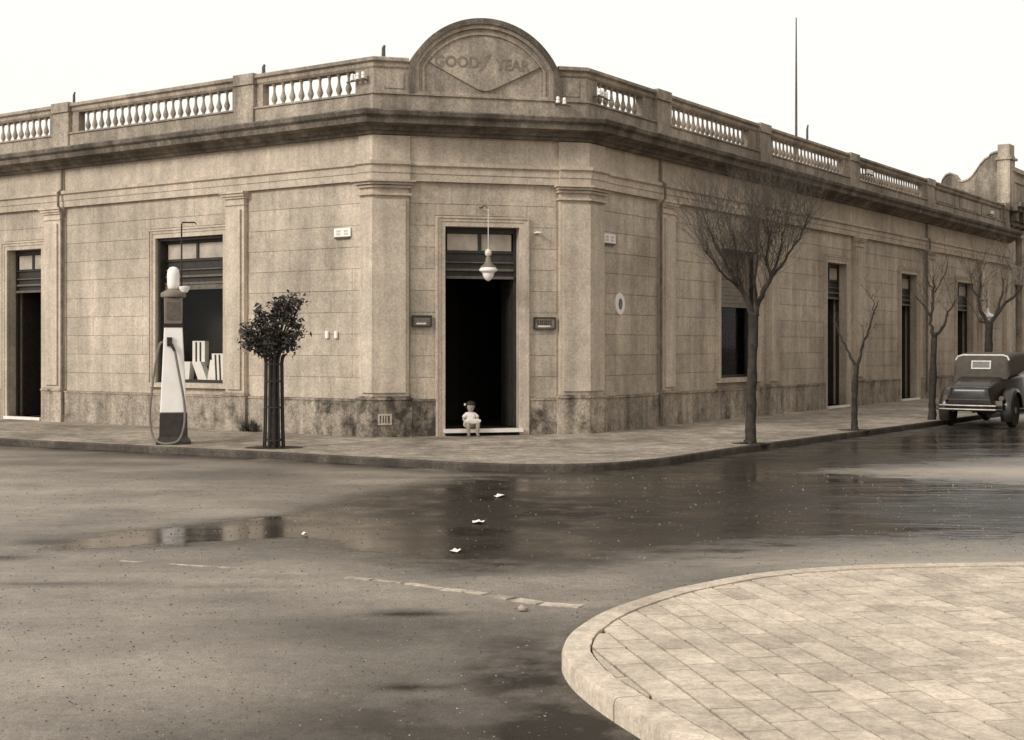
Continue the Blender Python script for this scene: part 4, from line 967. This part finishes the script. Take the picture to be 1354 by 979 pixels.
# ------------------------------------------------------------------ child on the doorstep
M['skin'] = plain('skin', .30, .6, .1, 14, .05, k=.9)
M['dress'] = plain('white cotton dress', .68, .9, .08, 18, .3, 50, k=.5)
M['hair'] = plain('dark hair', .018, .6, .3, 30, .3)
cq = FC.pt(1.66, .12, .25)
kid = empty('person', cq, math.atan2(nC.y, nC.x)+math.pi/2, 'small child in a white short-sleeved dress sitting on the white doorstep', 'person'); kid.scale = (.95, .95, .94)
def skin(name, verts, edges, mat, parent, sub=2, root=0):
    me_ = bpy.data.meshes.new(name); me_.from_pydata([v[:3] for v in verts], edges, []); o = bpy.data.objects.new(name, me_); col.objects.link(o)
    md = o.modifiers.new('skin', 'SKIN'); me_.skin_vertices  # layer made by the modifier's data below
    return o
def skinned(name, chain_verts, edges, mat, parent):
    bm = bmesh.new(); ly = bm.verts.layers.skin.verify(); vs = []
    for i, v in enumerate(chain_verts):
        q = bm.verts.new(v[:3]); r_ = v[3] if len(v) == 4 else v[3:5]
        q[ly].radius = (r_, r_) if not hasattr(r_, '__len__') else r_; q[ly].use_root = (i == 0); vs.append(q)
    for a_, b2 in edges: bm.edges.new((vs[a_], vs[b2]))
    me_ = bpy.data.meshes.new(name); bm.to_mesh(me_); bm.free(); o = bpy.data.objects.new(name, me_); col.objects.link(o)
    o.modifiers.new('s', 'SKIN').use_smooth_shade = True; sb = o.modifiers.new('b', 'SUBSURF'); sb.levels = 2; sb.render_levels = 2
    dg = bpy.context.evaluated_depsgraph_get(); ne = bpy.data.meshes.new_from_object(o.evaluated_get(dg)); bpy.data.objects.remove(o)
    ne.name = name; ne.materials.clear(); ne.materials.append(mat); r = bpy.data.objects.new(name, ne); return link(r, parent, True)
# local frame: -y faces the street, z up, origin on the step at the seat
bv = [(0, 0, .07, .085), (0, .0, .17, .082), (0, -.005, .27, .078), (0, -.01, .305, .048), (0, -.014, .328, .040), (0, -.022, .362, .062), (0, -.024, .415, .082), (0, -.016, .470, .070)]
be = [(0, 1), (1, 2), (2, 3), (3, 4), (4, 5), (5, 6), (6, 7)]
def chain(start, pts):
    i0 = start
    for p in pts: bv.append(p); be.append((i0, len(bv)-1)); i0 = len(bv)-1
    return i0
for sx in (-1, 1):
    chain(0, [(sx*.06, -.05, .075, .058), (sx*.085, -.15, .13, .048), (sx*.092, -.215, .150, .044), (sx*.087, -.228, .045, .040), (sx*.082, -.225, -.06, .030), (sx*.082, -.238, -.098, .028), (sx*.088, -.288, -.104, .022)])
    h_ = chain(2, [(sx*.085, -.005, .275, .036), (sx*.125, -.02, .215, .030), (sx*.135, -.045, .165, .026), (sx*.10, -.12, .155, .022), (sx*.06, -.17, .165, .019), (sx*.05, -.185, .166, .018)])
    for k in range(4): chain(h_, [(sx*(.035+.012*k), -.205, .165-.004*abs(k-1.5), .0065), (sx*(.032+.012*k), -.222, .152, .0055)])
    chain(h_, [(sx*.028, -.19, .172, .0065), (sx*.018, -.205, .166, .0055)])
skinned('body', bv, be, M['skin'], kid)
# face
m = MB(); m.lathe([(.001, -.012), (.010, -.004), (.011, .004), (.001, .014)], 8, (0, -.098, .410)); m.build('nose', M['skin'], kid, True, True)
for sx in (-1, 1):
    m = MB(); m.lathe([(.001, -.006), (.009, -.002), (.009, .002), (.001, .006)], 8, (sx*.028, -.090, .428)); m.build('eye', M['hair'], kid, True, True)
    m = MB(); m.lathe([(.001, -.016), (.009, -.006), (.009, .006), (.001, .016)], 8, (sx*.078, -.018, .412)); m.build('ear', M['skin'], kid, True, True)
m = MB(); m.tube([(-.018, -.090, .383), (0, -.095, .381), (.018, -.090, .383)], [.003, .005, .003], 6); m.build('mouth', plain('lips', .16, .6), kid, True, True)
# hair: a bob with fringe; bow at the side
hr = []
for k in range(9):
    ph = math.pi*.60*k/8; hr.append((math.sin(ph), math.cos(ph)))
vs = []; fs = []; n = 24
for r_, c_ in hr:
    for k in range(n):
        a_ = 6.2832*k/n; fx, fy = math.cos(a_), math.sin(a_)
        drop = 1.0
        zz = .445+.078*(c_ if c_ > 0 else c_*3.0 if fy > -.30 else -c_*.35)
        vs.append((.093*r_*fx, -.010+.090*r_*fy, zz))
for i in range(8):
    for k in range(n): fs.append((i*n+k, i*n+(k+1) % n, (i+1)*n+(k+1) % n, (i+1)*n+k))
hm = MB(); hm.add(vs, fs); ho = hm.build('hair', M['hair'], kid, True, True); sm = ho.modifiers.new('t', 'SOLIDIFY'); sm.thickness = .012
m = MB()
for sx in (-1, 1): m.loft([[(-.088+sx*q, -.035, .455+w_*t) for t, _ in ((-1, 0), (1, 0))] + [(-.088+sx*q, -.017, .455+w_*t) for t in (1, -1)] for q, w_ in ((.002, .006), (.025, .024), (.034, .02))])
m.build('bow', M['dress'], kid, False, True)
# dress: bodice, sleeves, skirt over the lap
dv = [(0, .005, .10, .105), (0, .0, .18, .098), (0, -.003, .265, .090), (0, -.008, .305, .056)]
de = [(0, 1), (1, 2), (2, 3)]
for sx in (-1, 1): n0 = len(dv); dv += [(sx*.078, -.008, .272, .046), (sx*.118, -.02, .230, .043), (sx*.130, -.03, .205, .041)]; de += [(2, n0), (n0, n0+1), (n0+1, n0+2)]
skinned('dress', dv, de, M['dress'], kid)
sk = MB(); rings = []
for y, w_, zt, zb in ((.09, .10, .12, .005), (.0, .135, .165, .01), (-.10, .15, .185, .06), (-.17, .152, .205, .10), (-.225, .148, .205, .12), (-.245, .14, .185, .115)):
    ring = []
    for k in range(20):
        a_ = 6.2832*k/20; fold = 1+.04*math.cos(a_*7+y*9); ring.append((w_*math.cos(a_)*fold, y, (zt+zb)/2+(zt-zb)/2*math.sin(a_)*fold - (.022*math.exp(-((math.cos(a_)*w_)/.04)**2) if math.sin(a_) > 0 and y < -.05 else 0)))
    rings.append(ring)
sk.loft(rings).build('skirt', M['dress'], kid, True, True)
for sx in (-1, 1):
    m = MB(); m.loft([[(sx*.086+.033*math.cos(6.2832*k/12)*q, -.255+.058*math.sin(6.2832*k/12)*q, z) for k in range(12)] for z, q in ((-.127, .95), (-.115, 1.05), (-.092, .9), (-.075, .55))]); m.build('shoe', M['grey'], kid, True, True)

# ------------------------------------------------------------------ litter on the road
def scrap(x, y, s, label, seed):
    rr = random.Random(seed); n = 9; vs = [(x, y, ZR+.012)]
    for k in range(n):
        a_ = 6.2832*k/n; q = s*rr.uniform(.45, .8); vs.append((x+q*math.cos(a_), y+1.6*q*math.sin(a_), ZR+.006+rr.uniform(0, .022)))
    m = MB(); m.add(vs, [(0, k+1, (k+1) % n+1) for k in range(n)]); o = m.build('paper_scrap', M['paper']); md = o.modifiers.new('t', 'SOLIDIFY'); md.thickness = .002
    return tag(o, label, 'litter', 'paper scraps on the wet road')
scrap(-.13, 15.0, .10, 'crumpled white paper scrap in the water, farthest of three in a row', 1)
scrap(-.32, 12.77, .085, 'crumpled white paper scrap in the water, middle of three in a row', 2)
scrap(-.45, 10.99, .07, 'crumpled white paper scrap in the water, nearest of three in a row', 3)
scrap(-1.82, 11.96, .05, 'small white paper scrap alone at the left of the puddle', 4)
m = MB(); m.lathe([(.008, 0), (.032, .008), (.034, .022), (.02, .036), (.004, .042)], 9, (.07, 8.55, ZR)); tag(m.build('pebble', M['stone'], None, True), 'pale pebble lying on the road near the kerb', 'stone')

# ------------------------------------------------------------------ neighbouring house at the far right
nb_ = empty('neighbour_house', (B.x, B.y, ZW), 0, 'taller ornate house with scrolled brick gable beyond the corner building', 'house')
M['brick'] = plaster('old brickwork', .26, .5, 0, grime=.7); M['nwall'] = plaster('neighbour render', .40, .3, 0)
FN = Facade(B + dR*.03, dR, nR); FG = Facade(B + dR*.03, -nR, -dR)       # street front; party wall running back from it
nops = [(1.1, 2.1, 1.1, 3.9), (3.4, 4.6, .2, 3.9), (5.9, 6.9, 1.1, 3.9), (1.1, 2.1, 4.6, 5.6), (3.5, 4.5, 4.6, 5.6)]
merge(grid_wall(FN, 0, 9, ZR, 6.6, nops, .4)).build('wall', M['nwall'], nb_)
for o in nops:
    m = MB(); FN.box(m, o[0], o[1], -.3, -.22, o[2], o[3]); wv = m.build('window' if o[2] > .5 else 'door', M['wood'], nb_)
    m = MB(); FN.box(m, o[0]-.12, o[1]+.12, -.02, .08, o[3]+.002, o[3]+.15); m.build('lintel', M['nwall'], nb_)
    if o[2] > .5:
        for q in (0, 1): m = MB(); mid = (o[0]+o[1])/2; FN.box(m, (o[0]+.06, mid+.03)[q], (mid-.03, o[1]-.06)[q], -.22, -.205, o[2]+.08, o[3]-.08); m.build('pane', M['frost'], wv)
m = MB(); FN.box(m, -.1, 9, 0, .5, 6.6, 6.75); FN.box(m, -.1, 9, 0, .38, 6.45, 6.6); FN.box(m, -.1, 9, 0, .2, 5.95, 6.05); m.build('cornice', M['cornice'], nb_)
for k in range(10): m = MB(); FN.box(m, .1+.85*k, .35+.85*k, 0, .32, 6.1, 6.449); FN.box(m, .12+.85*k, .33+.85*k, .0, .18, 5.9, 5.949); m.build('corbel', M['cornice'], nb_)
m = MB(); FN.box(m, .3, 9, -.4, .05, 6.75, 7.9); m.build('parapet', M['nwall'], nb_)
m = MB(); FN.box(m, .3, 9, -.45, .16, 7.9, 8.05); FN.box(m, .3, 9, -.42, .10, 7.55, 7.62); m.build('coping', M['nwall'], nb_)
m = MB(); FN.box(m, -.10, .58, -.32, .12, 6.75, 8.45); FN.box(m, -.16, .66, -.38, .2, 8.28, 8.36); m.build('pier', M['nwall'], nb_); m = MB(); FN.box(m, -.08, .56, -.31, .10, 8.45, 8.83); m.build('pier_cap', M['nwall'], nb_)
gpts = [(.30, ZR), (.30, 8.56), (.42, 8.56), (.60, 8.50), (.66, 8.40), (.80, 8.34), (.95, 8.18), (1.04, 8.04), (1.12, 7.92), (1.28, 7.72), (1.45, 7.62), (1.60, 7.59), (1.72, 7.62), (1.80, 7.74), (1.88, 7.85), (2.02, 7.91), (2.18, 7.86), (2.30, 7.72), (2.36, 7.5), (2.40, ZR)]
gz = lambda z: z
m = MB(); m.loft([[FG.pt(s-.02, o, gz(z)) for s, z in gpts] for o in (-.40, 0)]); m.build('gable', M['brick'], nb_)
m = MB(); m.loft([[FG.pt(s-.02, -.42, gz(z)), FG.pt(s-.02, .05, gz(z)), FG.pt(s-.02, .05, gz(z)+.06), FG.pt(s-.02, -.42, gz(z)+.06)] for s, z in gpts[1:-1]]); m.build('gable_coping', M['nwall'], nb_)
m = MB(); FN.box(m, .4, 9, -12, -.41, 6.3, 6.5); m.build('roof', M['roof'], nb_)
m = MB(); FG.box(m, 2.38, 12, -.40, 0, ZR, 6.6); m.build('party_wall', M['brick'], nb_)
m = MB(); FN.box(m, 8.6, 9, -12, -.41, ZR, 6.3); m.build('end_wall', M['brick'], nb_)

# ------------------------------------------------------------------ unseen houses added on the near right-hand block to shade the right wall
def shade_house(s0, s1, H, label, wallm):
    OB = V2(11.6, 12.4) + dR*s0; FO = Facade(OB, dR, -nR); L = s1-s0; n = int(L/4.2)
    oh = empty('shade_house', (OB.x, OB.y, ZW), 0, label, 'house', 'unseen houses added across the side street for shade')
    oo = [(1.5+4.2*k, 2.7+4.2*k, .2 if k % 2 else 1.0, 3.7) for k in range(n)]
    z = 5.4
    while z+2.4 < H-1: oo += [(1.5+4.2*k, 2.7+4.2*k, z, z+2.4) for k in range(n)]; z += 4.2
    merge(grid_wall(FO, 0, L, ZR, H, oo, .4)).build('wall', wallm, oh)
    for q in oo:
        m = MB(); FO.box(m, q[0], q[1], -.3, -.24, q[2], q[3]); lf = m.build('window' if q[2] > .5 else 'door', M['wood'], oh)
        m = MB(); FO.box(m, q[0]-.15, q[1]+.15, -.02, .07, q[3]+.002, q[3]+.16); m.build('lintel', M['trim'], oh)
        if q[2] > .5: m = MB(); FO.box(m, q[0]+.08, q[1]-.08, -.24, -.228, q[2]+.1, q[3]-.1); m.build('pane', M['glass'], lf)
    m = MB(); FO.box(m, 0, L, 0, .4, H-.9, H-.6); FO.box(m, .05, L-.05, 0, .2, H-1.15, H-.9); m.build('cornice', M['cornice'], oh)
    m = MB(); FO.box(m, .01, L-.01, -.5, .12, H, H+.15); m.build('coping', M['parapet'], oh)
    m = MB(); FO.box(m, 0, .4, -10, -.4, ZR, H-.2); m.build('side_wall', wallm, oh)
    m = MB(); FO.box(m, .4, L, -10, -.4, H-1, H-.8); m.build('roof', M['roof'], oh)
shade_house(0, 13, 8.2, 'unseen two-storey rendered house added across the side street to shade the right wall, nearest the near pavement', M['nwall'])
shade_house(13.02, 42, 14.2, 'unseen tall dark three-storey house added farther along the side street to shade the right wall', M['brick'])
